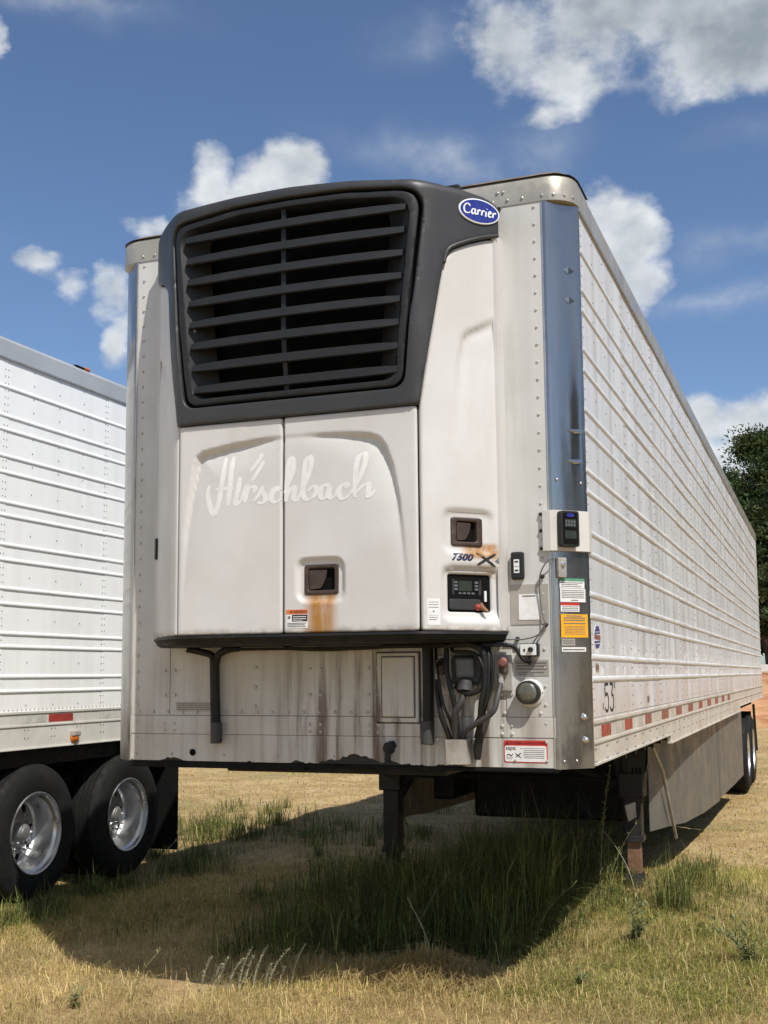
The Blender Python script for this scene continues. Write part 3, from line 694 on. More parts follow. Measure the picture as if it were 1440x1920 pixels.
# corner posts: rounded chamfer profile
def post_profile(x0, sgn):
    pts = [(x0, -.004), (x0+.004, -.0055), (x0+.012, -.0055), (x0+.019, -.003), (x0+.026, .003), (x0+.0448, .0178), (x0+.066, .0378), (x0+.0885, .0585), (x0+.109, .0805), (x0+.128, .1022), (x0+.143, .120), (x0+.149, .128), (x0+.1515, .136), (x0+.1515, .150)]
    return [(sgn*a, b) for a, b in pts]
for sgn, nm in ((1, 'right'), (-1, 'left')):
    pr = post_profile(1.1535, sgn); n = len(pr); zz = [ZB-.004, 1.6, 2.2, 2.8, 3.4, 3.977]
    m = MB().add([(a, b, z) for z in zz for a, b in pr], [(k*n+i, k*n+i+1, (k+1)*n+i+1, (k+1)*n+i) for k in range(len(zz)-1) for i in range(n-1)])
    m.build('corner_post', POST, T, 60)
    for (a, b) in (pr[0], pr[-1]): MB().box(min(a, a-.006*sgn), max(a, a-.006*sgn), b-.004, b+.006, ZB-.002, 3.975).build('post_edge_trim', EDGE if sgn > 0 else GALV, T)
def po(s, z, o=0.):                            # on the flat of the right post: s along the chamfer from its front edge
    c = .70710678; o += .0052; return (1.16575+s*c+o*c, -.01075+s*c-o*c, z)
# rounded top cap round the front
def arc_cap(z0, z1, out, inn):
    pts = [(-1.3-out, .40)]
    for k in range(9): a = math.pi+k*math.pi/16; pts.append((-1.155+(.145+out)*math.cos(a), .145+(.145+out)*math.sin(a)))
    for k in range(9): a = 1.5*math.pi+k*math.pi/16; pts.append((1.155+(.145+out)*math.cos(a), .145+(.145+out)*math.sin(a)))
    pts += [(1.3+out, .40)]; return pts
pr = arc_cap(0, 0, .008, 0); n = len(pr); lv = [(3.973, 0), (4.085, 0), (4.10, -.006), (4.106, -.016)]
m = MB()
for z, o in lv:
    p2 = arc_cap(0, 0, .008+o, 0); m.v += [(a, b, z) for a, b in p2]
m.f = [(k*n+i, k*n+i+1, (k+1)*n+i+1, (k+1)*n+i) for k in range(len(lv)-1) for i in range(n-1)]
b0 = len(m.v); m.v += [(a*.90, b+.10, 3.9735) for a, b in pr]; m.f += [(i, b0+i, b0+i+1, i+1) for i in range(n-1)]
m.build('top_cap', CAP, T, 50)
p2 = arc_cap(0, 0, .010, 0); m = MB(); m.v = [(a, b, 4.107+random.uniform(-.002, .004)) for a, b in p2]+[(a*.985, b+.03, 4.128+random.uniform(-.004, .004)) for a, b in p2]+[(a*.95, b+.09, 4.122) for a, b in p2]
m.f = [(k*n+i, k*n+i+1, (k+1)*n+i+1, (k+1)*n+i) for k in range(2) for i in range(n-1)]; m.build('roof_edge_tape', M('weathered_roof_tape', (.17, .125, .085), .8, 0, .4, 12, .4, 60), T, 50)
MB().box(-1.27, 1.27, .09, LEN, 4.09, 4.118).build('roof', CAP, T)
rv = MB()
for x in np.arange(-1.12, 1.13, .075): rv.dome((x, -.009, 4.0), (0, -1, 0), .009, .006)
for x in (.93, .96, -.95): rv.dome((x, -.009, 4.045), (0, -1, 0), .009, .006)
for k in range(4): a = math.pi*(1.5+.12*k); rv.dome((1.155+.153*math.cos(a), .145+.153*math.sin(a), 4.0), (math.cos(a), math.sin(a), 0), .009, .006)
tag(rv.build('rivets', RIVET, T, 40), kind='stuff')
# dents and bolts in the right post
m = MB()
for s, z in ((.125, 3.63), (.125, 3.48)): m.add([po(s-.03, z, .001), po(s, z+.014, .006), po(s+.036, z-.004, .001), po(s, z-.02, .002)], [(0, 1, 3), (1, 2, 3)])
for s, z in ((.14, 2.83), (.13, 2.68)): m.add([po(s-.05, z, .001), po(s+.05, z+.006, .004), po(s+.04, z-.012, .005), po(s, z-.02, .001)], [(0, 1, 2), (0, 2, 3)])
m.build('post_dent', POST, T)
for s, z in ((.145, 1.452), (.150, 1.345)): MB().dome(po(s, z, 0), (1, -1, 0), .019, .02, 10).build('post_bolt', EDGE, T, 50)
for s, z in ((.03, 1.25), (.10, 1.25), (.03, 2.58), (.165, 2.57)): MB().dome(po(s, z, 0), (1, -1, 0), .008, .006).build('post_bolt', EDGE, T, 50)

# ---------------------------------------------------------------- cooling unit on the nose
U = None
def plan(x):
    a = abs(x)
    if a < .615: return -.42
    t = (a-.615)/.335; return -.42+.32*t**1.35
def nrm(x):
    e = .002; d = (plan(x+e)-plan(x-e))/(2*e); n = Vector((d, -1, 0)); return n.normalized()
def us(x, z, o=0.):
    n = nrm(x); return (x+n.x*o, plan(x)+n.y*o, z)
def sm(a, b, x): t = min(1, max(0, (x-a)/(b-a))); return t*t*(3-2*t)
ZTOP_X = [-.95, -.9, -.8, -.63, -.3, 0, .3, .63, .8, .9, .95]; ZTOP_Z = [4.045, 4.055, 4.052, 4.035, 4.048, 4.05, 4.035, 4.002, 3.992, 3.975, 3.955]
def ztop(x): return float(np.interp(x, ZTOP_X, ZTOP_Z))
def shr(x, z, o=0.):
    bow = .014+.05*max(0, 1-(x/.75)**2)*sm(2.9, 3.35, z)+.004*sm(3.0, 2.9, z)
    zt = ztop(x); q = max(0, min(1, (z-(zt-.035))/.035)); o2 = o+bow-.035*(1-math.sqrt(max(0, 1-q*q)))
    n = nrm(x); return (x+n.x*o2, plan(x)+n.y*o2, z)
m = MB(); xs = np.linspace(-.93, .93, 41); zs = [1.87, 2.9, 3.7, 3.93]
m.v = [tuple(us(x, z, -.035)) for z in zs for x in xs]+[(x, -.001, z) for z in zs for x in (xs[0], xs[-1])]
n = len(xs); m.f = [(k*n+i, k*n+i+1, (k+1)*n+i+1, (k+1)*n+i) for k in range(3) for i in range(n-1) if k < 1]
b = len(zs)*n; m.f += [(k*n, (k+1)*n, b+2*k+2, b+2*k) for k in range(3)]+[(k*n+n-1, (k+1)*n+n-1, b+2*k+3, b+2*k+1) for k in range(3)]
U = m.build('refrigeration_unit', VOID, T)
U['label'] = 'white cooling unit with dark grille top bolted to the trailer nose'
# side returns to the wall
for sx in (-1, 1): MB().box(min(sx*.925, sx*.945), max(sx*.925, sx*.945), -.125, -.004, 1.86, 3.80).build('side_return', UNITW, U)
ARCH = [(-.622, 2.02), (-.61, 2.151), (-.598, 2.363), (-.576, 2.55), (-.548, 2.70), (-.535, 2.745), (-.497, 2.770), (-.318, 2.797), (-.143, 2.813), (-.029, 2.816), (.14, 2.812), (.306, 2.803), (.400, 2.79), (.448, 2.77), (.478, 2.73), (.514, 2.633), (.544, 2.48), (.563, 2.305), (.576, 2.156), (.584, 2.02)]
ARC2 = [(.955, 3.385), (.87, 3.315), (.83, 3.285), (.808, 3.255), (.797, 3.2), (.786, 3.10), (.775, 2.95), (.768, 2.8), (.765, 2.65)]
def disp_door(P):
    d, t = seg_dist(P, ARCH, False); ins = inside(P, ARCH+[(.584, 1.7), (-.622, 1.7)])
    x, z = P[:, 0], P[:, 1]
    wgt = np.clip(np.interp(z, [1.98, 2.3, 2.55, 2.72, 2.85], [0, .28, .62, 1, 1]), 0, 1)
    xm = np.interp(x, [-.6, -.5, -.25, -.05, .05, .25, .45, .58], [1, 1, .75, .12, .12, .55, 1, 1]); wgt = wgt*np.where(z > 2.72, xm, np.maximum(xm, np.clip((2.72-z)/.25, 0, 1)*.0+xm*.6))
    sw = np.interp(x, [-.55, -.1, .1, .5], [.055, .02, .025, .06])
    s = np.where(ins, np.clip(d/(.012+.012*wgt), 0, 1), 0); out = -.034*wgt*s*np.exp(-np.maximum(0, d-.02)/(.02+.075*wgt))
    # dish round the latch
    lx = np.abs(x-.139)/.115; lz = np.abs(z-2.105)/.098; q = (lx**5+lz**5)**.2
    out -= .018*np.clip((1.10-q)/.13, 0, 1)
    return out
def disp_side(P):
    x, z = np.abs(P[:, 0]), P[:, 1]; Q = np.stack([x, z], 1); d, t = seg_dist(Q, ARC2, False); ins = inside(Q, ARC2+[(.96, 2.65)])
    w = np.clip((z-2.7)/.45, 0, 1)*np.clip((.99-x)/.1, 0, 1); s = np.where(ins, np.clip(d/.018, 0, 1), 0); out = -.018*w*s*np.exp(-np.maximum(0, d-.02)/.07)
    k = P[:, 0] > 0
    q = ((np.abs(x-.822)/.088)**6+(np.abs(z-2.318)/.098)**6)**(1/6); out -= np.where(k, .016*np.clip((1.1-q)/.18, 0, 1), 0)
    q = ((np.abs(x-.832)/.104)**6+(np.abs(z-2.03)/.116)**6)**(1/6); out -= np.where(k, .022*np.clip((1.12-q)/.16, 0, 1), 0)
    return out
LATCH_A = rounded(rect(.064, .214, 2.049, 2.167), .008, 2); LATCH_B = rounded(rect(.775, .865, 2.264, 2.372), .008, 2)
for (a, b) in ((-.634, -.0615), (-.0505, .632)):
    sheet('door', rounded(rect(a, b, 1.856, 2.903), .014, 3), us, UNITW, U, [LATCH_A] if b > 0 else [], step=.0095, r=.009, thick=.03, disp=disp_door, smooth=60)
SIDEO = [(.642, 1.856), (.947, 1.850), (.949, 3.772), (.90, 3.752), (.835, 3.715), (.772, 3.672), (.745, 3.615), (.642, 2.905)]
HOLE_D = rounded(rect(.752, .912, 1.944, 2.120), .012, 3)
sheet('side_cover', rounded(SIDEO, [.012, .01, .012, 0, 0, .03, .02, .004], 4), us, UNITW, U, [HOLE_D, LATCH_B], step=.0135, r=.011, thick=.03, disp=disp_side, smooth=60)
sheet('side_cover', rounded([(-x, z) for x, z in reversed(SIDEO)], [.004, .02, .03, 0, 0, .012, .01, .012], 4), us, UNITW, U, step=.022, r=.011, thick=.03, disp=disp_side, smooth=60)
# charcoal shroud with the grille opening
OPEN = rounded([(-.60, 2.99), (.575, 2.99), (.674, 3.952), (.30, 3.984), (0, 3.990), (-.30, 3.988), (-.69, 3.955)], [.07, .07, .11, 0, 0, 0, .09], 6)
so = [(-.637, 2.905), (.637, 2.905), (.7445, 3.622), (.772, 3.680), (.835, 3.724), (.90, 3.760), (.951, 3.782)]
so += [(x, ztop(x)) for x in (.951, .9, .8, .63, .45, .3, .15, 0, -.15, -.3, -.45, -.63, -.8, -.9, -.951)]
so += [(-.951, 3.782), (-.90, 3.760), (-.835, 3.724), (-.772, 3.680), (-.7445, 3.622)]
sheet('grille_shroud', so, shr, SHROUD, U, [OPEN], step=.024, r=.007, thick=.03, smooth=60)
# lip over the shroud's lower edge on the right and left
pth = [shr(x, z, -.003) for x, z in catmull([(.742, 3.60), (.752, 3.65), (.772, 3.683), (.835, 3.727), (.90, 3.763), (.946, 3.783)], 4)]; MB().tube(pth, .010, 8).build('shroud_lip', SHROUD, U, 60)
# top of the shroud back to the wall
xs = np.linspace(-.95, .95, 33); m = MB(); m.v = [shr(x, ztop(x)-.0005, 0) for x in xs]+[(x, -.002, ztop(x)+.006) for x in xs]; m.f = [(i, i+1, 34+i-1+0, 33+i) for i in range(32)]
m.f = [(i, i+1, 33+i+1, 33+i) for i in range(32)]; m.build('shroud_top', SHROUD, U, 40)
MB().box(.72, .80, -.24, -.19, 3.99, 4.025).build('top_bracket', GRILLE, U, bevel=.006)
# grille: frame, chamfer, bars
def gin(k, dx, dz): return [((x*(1-dx/.65)), 3.49+(z-3.49)*(1-dz/.5)) for x, z in k]
FR_O = gin(OPEN, .016, .013); FR_I = gin(OPEN, .054, .046)
sheet('grille_frame', FR_O, lambda x, z, o=0.: shr(x, z, o-.011), GRILLE, U, [FR_I], step=.024, r=.006, thick=.03, smooth=60)
fi = resample(FR_I, .03); n = len(fi); m = MB()
m.v = [shr(x, z, -.012) for x, z in fi]+[shr(x*.80, 3.49+(z-3.49)*.97, -.11) for x, z in fi]; m.f = [(i, (i+1) % n, (i+1) % n+n, i+n) for i in range(n)]; m.build('grille_surround', GRILLE, U, 60)
m = MB(); m.add([(-.56, -.30, 2.99), (.56, -.30, 2.99), (.56, -.30, 4.0), (-.56, -.30, 4.0)], [(0, 1, 2, 3)]); m.build('radiator_core', VOID, U)
SL = [3.866, 3.754, 3.642, 3.530, 3.418, 3.306, 3.194, 3.084]
for i, z in enumerate(SL):
    hw = np.interp(z+.0, [2.99, 3.93], [.545, .612])-.012; xs = np.linspace(-hw, hw, 17); m = MB()
    for x in xs:
        e = abs(x)/hw; a = .0215*(1-.25*e**6)
        m.v += [shr(x, z+a, -.020), shr(x, z+a*.8, -.012), shr(x, z-a, -.006), shr(x, z-a-.004, -.014), shr(x, z-a+.014, -.075), shr(x, z+a+.010, -.075)]
    m.f = [(k*6+j, k*6+(j+1) % 6, (k+1)*6+(j+1) % 6, (k+1)*6+j) for k in range(16) for j in range(6)]; m.build('grille_slat', GRILLE, U, 35)
m = MB()
for k in range(13): z = 3.03+.077*k; m.v += [shr(-.050, z, -.075), shr(-.050, z, -.030), shr(-.026, z, -.030), shr(-.026, z, -.075)]
m.f = [(k*4+j, k*4+(j+1) % 4, k*4+4+(j+1) % 4, k*4+4+j) for k in range(12) for j in range(4)]; m.build('grille_bar', GRILLE, U)
for x, z in ((.60, 3.755), (.575, 3.40), (.545, 3.055), (-.60, 3.745), (-.575, 3.39), (-.55, 3.05)): MB().dome(shr(x*.95, z, -.035), (-.2 if x > 0 else .2, -1, 0), .011, .008, 10).build('grille_screw', KEYS, U, 40)
# oval badge with its name
def bd(u, v, o=0.):
    x = .874+u*.72; return shr(x, 3.882+v, o+.002)
EL = [(.105*math.cos(t), .062*math.sin(t)) for t in np.linspace(0, 2*np.pi, 48, False)]
sheet('badge_rim', EL, lambda u, v, o=0.: bd(u, v, o+.006), BADGEW, U, step=.02, r=.002, thick=.007); sheet('badge', [(u*.93, v*.89) for u, v in EL], lambda u, v, o=0.: bd(u, v, o+.0072), NAVY, U, step=.02, r=.0, thick=.003)
CARR = [[(-.046, .018), (-.054, .026), (-.066, .024), (-.076, .008), (-.072, -.010), (-.058, -.014), (-.046, -.008)],
        [(-.022, .008), (-.034, .007), (-.040, -.006), (-.034, -.014), (-.026, -.008)], [(-.020, .009), (-.024, -.006), (-.019, -.013), (-.014, -.010)],
        [(-.008, .008), (-.012, -.014)], [(-.010, .000), (-.003, .008), (.003, .005)],
        [(.011, .008), (.007, -.014)], [(.009, .000), (.016, .008), (.022, .005)], [(.030, .008), (.027, -.012), (.031, -.013)], [(.034, .020), (.033, .017)],
        [(.041, -.001), (.052, .003), (.050, .010), (.044, .008), (.040, -.006), (.046, -.014), (.054, -.009)],
        [(.064, .008), (.060, -.014)], [(.062, .000), (.069, .008), (.076, .005)]]
strokes('badge_name', [[(u*1.08+.002, v*1.15-.004) for u, v in s] for s in CARR], .0085, lambda u, v, o=0.: bd(u, v, o+.0085), BADGEW, U, math.radians(25), .45, taper=.2)
# faded brush lettering on the doors
def dr(x, z, o=0.):
    return us(x, z, float(disp_door(np.array([[x, z]]))[0])+o)
HIRSCH = [[(-0.373,2.733),(-0.379,2.671),(-0.388,2.6),(-0.401,2.522),(-0.42,2.463),(-0.432,2.449),(-0.447,2.473),(-0.46,2.513),(-0.469,2.558),(-0.46,2.597)],
[(-0.329,2.733),(-0.337,2.668),(-0.342,2.589),(-0.353,2.487)],[(-0.423,2.574),(-0.377,2.574),(-0.322,2.574)],[(-0.286,2.627),(-0.296,2.57),(-0.311,2.508),(-0.302,2.492),(-0.278,2.514)],
[(-0.168,2.737),(-0.185,2.705),(-0.232,2.65)],[(-0.158,2.696),(-0.178,2.665),(-0.225,2.6)],[(-0.278,2.514),(-0.249,2.58),(-0.254,2.544),(-0.261,2.497)],[(-0.256,2.544),(-0.228,2.572),(-0.204,2.566),(-0.214,2.545)],
[(-0.214,2.502),(-0.185,2.532),(-0.161,2.571),(-0.167,2.55),(-0.148,2.52),(-0.16,2.491),(-0.191,2.493)],[(-0.16,2.491),(-0.124,2.512),(-0.09,2.559),(-0.075,2.548),(-0.099,2.559),(-0.118,2.531),(-0.109,2.496),(-0.082,2.493),(-0.064,2.508)],
[(-0.045,2.531),(-0.004,2.629),(0.001,2.683),(-0.013,2.701),(-0.026,2.662),(-0.033,2.577),(-0.039,2.489)],[(-0.038,2.507),(-0.012,2.551),(0.008,2.552),(0.003,2.505),(0.02,2.49)],
[(0.02,2.49),(0.07,2.585),(0.095,2.661),(0.088,2.699),(0.067,2.679),(0.056,2.602),(0.051,2.525),(0.07,2.493),(0.103,2.502),(0.123,2.536),(0.105,2.555),(0.075,2.531)],
[(0.123,2.536),(0.161,2.556),(0.191,2.55),(0.161,2.556),(0.141,2.527),(0.148,2.497),(0.173,2.5),(0.192,2.548),(0.187,2.509),(0.199,2.491),(0.219,2.505)],
[(0.219,2.505),(0.243,2.543),(0.273,2.556),(0.284,2.539),(0.266,2.555),(0.243,2.536),(0.24,2.501),(0.264,2.485),(0.298,2.509)],
[(0.298,2.509),(0.341,2.575),(0.369,2.649),(0.371,2.691),(0.35,2.693),(0.33,2.659),(0.32,2.576),(0.318,2.487)],[(0.321,2.506),(0.357,2.539),(0.386,2.548),(0.387,2.519),(0.384,2.492),(0.398,2.491),(0.419,2.52)]]
strokes('door_lettering', HIRSCH, .029, dr, GHOST, U, math.radians(20), .72, off0=.0005, taper=.35)
# latches
def latch(cx, cz, w, h, mf):
    fo = rounded(rect(cx-w/2, cx+w/2, cz-h/2, cz+h/2), .014, 4); fi_ = rounded(rect(cx-w/2+.022, cx+w/2-.022, cz-h/2+.022, cz+h/2-.020), .008, 3)
    o = sheet('door_latch', fo, lambda x, z, q=0.: mf(x, z, q+.006), LATCH, U, [fi_], step=.02, r=.006, thick=.03, smooth=50)
    MB().poly(rect(cx-w/2+.02, cx+w/2-.02, cz-h/2+.02, cz+h/2-.018), lambda x, z, q: mf(x, z, q-.030), .004).build('latch_well', VOID, U)
    pp = [(cx-w/2+.024, cz-h/2+.026), (cx-w*.02, cz-h/2+.03), (cx+w*.10, cz), (cx+w*.16, cz+h/2-.026), (cx-w/2+.024, cz+h/2-.024)]
    MB().poly(rounded(pp, .006, 2), lambda x, z, q: mf(x, z, q-.012), .012).build('latch_paddle', LATCH, U, bevel=.002)
latch(.139, 2.108, .178, .145, lambda x, z, o=0.: us(x, z, o-.019)); latch(.820, 2.318, .118, .136, lambda x, z, o=0.: us(x, z, o-.015))
# controller behind the side opening
def ct(x, z, o=0.): return us(x, z, o-.055)
MB().poly(rect(.735, .930, 1.93, 2.135), ct, .012).build('controller', GRILLE, U)
MB().poly(rounded(rect(.772, .880, 2.025, 2.098), .006, 2), ct, .020).build('controller_face', SHROUD, U); MB().poly(rect(.795, .845, 2.042, 2.090), ct, .0215).build('controller_screen', SCREEN, U)
for i in range(3):
    for x in (.778, .855): MB().poly(rect(x, x+.013, 2.046+.016*i, 2.056+.016*i), ct, .023).build('controller_key', KEYS, U)
for i in range(4): MB().poly(rect(.795+.016*i, .806+.016*i, 2.028, 2.036), ct, .023).build('controller_key', KEYS, U)
MB().poly(rounded(rect(.757, .875, 1.955, 2.005), .01, 2), ct, .030).build('controller_tray', SHROUD, U, bevel=.004)
MB().tube([ct(.874, 1.985, .03), ct(.872, 1.965, .045), ct(.885, 1.945, .062)], [.008, .012, .006], 8).build('stop_switch', RUST, U, 50); MB().dome(ct(.862, 1.967, .032), (.6, -1, 0), .017, .016, 10).build('switch_knob', TAPER, U, 50)
MB().poly(rect(.889, .897, 1.995, 2.045), ct, .026).build('controller_tag', WHITEPL, U)
# prints on the side cover
def sc_(x, z, o=0.): return us(x, z, float(disp_side(np.array([[x, z]]))[0])+o)
text('model_marking', '7500', .044, sc_, INKB, U, (.757, 2.196), shear=.35, bold=.0022, xs=.86)
strokes('model_marking', [[(.852, 2.222), (.918, 2.158)], [(.920, 2.219), (.852, 2.163)]], .012, sc_, INK, U, 0, .1, taper=.55); decal('model_marking', [(.915, 2.184), (.932, 2.172), (.931, 2.203)], lambda x, z, o: sc_(x, z, o+.001), INKG, U)
decal('instruction_label', rect(.662, .712, 1.882, 2.003), lambda x, z, o: us(x, z, o+.0005), WHITE_L, U)
label_lines('label_print', [(.667, .707, 1.985-.012*i, .003) for i in range(3)]+[(.667, .707, 1.925, .0015), (.668, .705, 1.915, .003), (.668, .700, 1.905, .003), (.684, .690, 1.94, .008)], us, INKG, U)
text('unit_number', '1\n2\n9\n5', .030, lambda x, z, o=0.: us(x, z, o), INKG, U, (.936, 2.058), 'CENTER', xs=.5)
decal('warning_label', rect(-.036, .075, 1.880, 1.968), lambda x, z, o: us(x, z, o+.0005), WHITE_L, U); decal('warning_label_header', rect(-.036, .075, 1.946, 1.968), lambda x, z, o: us(x, z, o+.0012), ORG_L, U)
decal('warning_label_panel', rect(-.006, .074, 1.912, 1.943), lambda x, z, o: us(x, z, o+.0012), INK, U)
label_lines('label_print', [(.0, .068, 1.932, .0035), (.0, .068, 1.922, .0035), (.0, .05, 1.915, .002)], us, WHITE_L, U, .0026); label_lines('label_print', [(-.03, .068, 1.902, .003), (-.03, .060, 1.895, .003), (-.03, .066, 1.887, .003), (-.028, -.014, 1.925, .012)], us, INKG, U, .0022)
text('label_print', 'WARNING', .019, us, INK, U, (-.018, 1.957), off=.0030)
MB().poly(rounded(rect(-.944, -.914, 2.272, 2.385), .01, 3), lambda x, z, o: us(x, z, o), .012).build('door_pull', GRILLE, U, bevel=.004)
# drip pan
m = MB(); xs = np.linspace(-.955, .955, 61)
lv = [(1.853, .004), (1.842, .007), (1.835, -.004), (1.818, -.010), (1.807, -.03), (1.805, -.30)]
m.v = [(us(x, z, o) if o > -.2 else (x*.9, -.03, z)) for z, o in lv for x in xs]; n = len(xs); m.f = [(k*n+i, k*n+i+1, (k+1)*n+i+1, (k+1)*n+i) for k in range(len(lv)-1) for i in range(n-1)]
m.build('drip_pan', BLACK, U, 40)

# ---------------------------------------------------------------- fittings on the front wall
def hose(name, pts, r, mat, n=10): return MB().tube([tuple(p) for p in catmull(pts, 6)], r, n).build(name, mat, T, 60)
hose('drain_hose', [(-.625, -.045, 1.735), (-.625, -.04, 1.6), (-.623, -.035, 1.45), (-.622, -.035, 1.312)], .026, HOSE); hose('drain_hose', [(-.76, -.10, 1.80), (-.70, -.07, 1.785), (-.64, -.05, 1.765), (-.632, -.045, 1.72)], .019, HOSE); hose('drain_hose', [(-.46, -.10, 1.80), (-.54, -.07, 1.792), (-.60, -.05, 1.765), (-.616, -.045, 1.72)], .019, HOSE)
MB().tube([(-.61, -.05, 1.42), (-.61, -.05, 1.315)], .030, 10).build('hose_end', HOSEG, T, 50)
hose('drain_hose', [(.546, -.05, 1.79), (.546, -.045, 1.6), (.542, -.04, 1.45), (.541, -.04, 1.322)], .027, HOSE); MB().tube([(.535, -.05, 1.435), (.54, -.05, 1.325)], .032, 10).build('hose_end', HOSEG, T, 50)
MB().box(-.52, .95, -.12, -.03, 1.786, 1.80).build('under_shelf', BLACK, T)
MB().box(.262, .493, -.006, -.002, 1.419, 1.771).build('hatch_seal', DIRTY, T); hat = MB().box(.268, .487, -.020, -.002, 1.425, 1.765).build('access_hatch', FRONTW, T, bevel=.006); MB().box(.294, .470, -.0225, -.0195, 1.447, 1.749).build('hatch_gap', DIRTY, hat); MB().box(.299, .465, -.030, -.018, 1.453, 1.744).build('hatch_panel', FRONTW, hat, bevel=.01, seg=3)
MB().box(.57, .957, -.012, -.002, 1.560, 1.787).build('connector_plate', FRONTW, T, bevel=.003); MB().box(.86, .957, -.022, -.013, 1.575, 1.747).build('connector_plate', GALV, T, bevel=.004); MB().box(.57, .70, -.022, -.013, 1.58, 1.75).build('connector_plate', GALV, T, bevel=.004)
so_ = MB().box(.668, .822, -.075, -.012, 1.605, 1.748).build('electrical_socket', HOSEG, T, bevel=.018, seg=3); MB().box(.70, .79, -.10, -.07, 1.64, 1.735).build('socket_lid', KEYS, so_, bevel=.012); MB().tube([(.745, -.085, 1.62), (.745, -.10, 1.575)], .040, 12).build('plug', HOSEG, so_, 40)
def gladhand(x, z, mat):
    g = MB().box(x-.018, x+.020, -.070, -.02, z-.045, z+.035).build('gladhand', mat if mat is not PINK else BRASS, T, bevel=.012)
    MB().tube([(x+.006, -.07, z+.015), (x+.006, -.088, z+.010)], .020, 12).build('coupling', mat, g, 40); MB().tube([(x+.010, -.088, z+.012), (x+.010, -.097, z+.010)], .014, 12).build('seal', PINK if mat is PINK else VOID, g, 40)
    MB().tube([(x-.015, -.05, z-.04), (x-.012, -.055, z-.10)], .015, 8).build('fitting', GALV, g, 40)
gladhand(.612, 1.70, BRASS); gladhand(.922, 1.70, PINK)
pk = MB(); pk.add([(.640, -.085, 1.35), (.745, -.085, 1.35), (.752, -.085, 1.235), (.645, -.085, 1.232), (.640, -.004, 1.36), (.745, -.004, 1.36), (.752, -.004, 1.235), (.645, -.004, 1.232)], [(0, 1, 2, 3), (0, 3, 7, 4), (1, 5, 6, 2), (3, 2, 6, 7)]); pk.build('hose_pocket', GALV, T)
MB().box(.753, .80, -.02, -.004, 1.325, 1.35).build('pocket_bracket', GALV, T)
hose('air_hose', [(.60, -.06, 1.63), (.610, -.09, 1.56), (.625, -.10, 1.47), (.655, -.08, 1.37), (.665, -.05, 1.31)], .013, HOSE); hose('air_hose', [(.655, -.09, 1.79), (.66, -.11, 1.68), (.685, -.12, 1.58), (.70, -.10, 1.47), (.70, -.06, 1.31)], .013, HOSE)
hose('electric_cable', [(.745, -.10, 1.58), (.735, -.12, 1.53), (.70, -.115, 1.47), (.688, -.08, 1.38), (.69, -.05, 1.31)], .0165, HOSEG); hose('air_hose', [(.91, -.06, 1.61), (.905, -.10, 1.55), (.885, -.12, 1.48), (.80, -.11, 1.425), (.735, -.08, 1.38), (.725, -.05, 1.32)], .0135, HOSEG)
hose('electric_cable', [(.655, -.11, 1.79), (.75, -.13, 1.80), (.83, -.13, 1.78), (.855, -.13, 1.72), (.85, -.12, 1.60), (.83, -.11, 1.52), (.815, -.09, 1.42), (.79, -.06, 1.36)], .015, HOSE); hose('electric_cable', [(.862, -.10, 1.78), (.872, -.12, 1.70), (.865, -.12, 1.58), (.84, -.10, 1.49), (.81, -.07, 1.42)], .011, HOSE); hose('electric_cable', [(.70, -.10, 1.60), (.76, -.12, 1.565), (.82, -.12, 1.585), (.84, -.11, 1.66)], .012, HOSE)
hose('electric_cable', [(.585, -.04, 1.79), (.60, -.08, 1.72), (.622, -.11, 1.62), (.64, -.11, 1.52), (.67, -.08, 1.42), (.678, -.05, 1.32)], .007, HOSE); hose('electric_cable', [(.78, -.05, 1.795), (.88, -.11, 1.77), (.895, -.13, 1.68), (.875, -.12, 1.57), (.84, -.11, 1.5), (.80, -.09, 1.44), (.76, -.07, 1.40)], .008, HOSE); hose('electric_cable', [(.69, -.10, 1.79), (.70, -.125, 1.765), (.80, -.13, 1.755), (.845, -.14, 1.70), (.852, -.13, 1.63)], .009, HOSE)
MB().tube([(.803, -.055, 1.385), (.79, -.05, 1.30), (.788, -.05, 1.255)], [.020, .022, .016], 10).build('dangling_plug', HOSE, T, 50)
hose('electric_cable', [(-.2, -.10, 1.795), (0, -.09, 1.785), (.25, -.09, 1.79), (.5, -.1, 1.80), (.75, -.10, 1.798), (.9, -.08, 1.795), (.965, -.05, 1.79), (.99, -.04, 1.765), (1.02, -.035, 1.722), (1.055, -.04, 1.715)], .010, HOSE)
# round lamp
lp = MB().lathe([(0, .066), (.006, .066), (.010, .060), (.014, .054)], (1.040, -.005, 1.567), 'y', 40, -1).build('round_lamp', GREYPL, T, 40); MB().lathe([(.012, .056), (.050, .055), (.056, .052), (.056, .048)], (1.035, -.005, 1.569), 'y', 40, -1).build('lamp_ring', GRILLE, lp, 40); MB().lathe([(.050, .0495), (.056, .046), (.061, .03), (.063, 0)], (1.035, -.005, 1.569), 'y', 40, -1).build('lamp_lens', LENS, lp, 50)
MB().dome((1.098, -.012, 1.567), (0, -1, 0), .007, .006, 8).build('lamp_screw', EDGE, lp, 40)
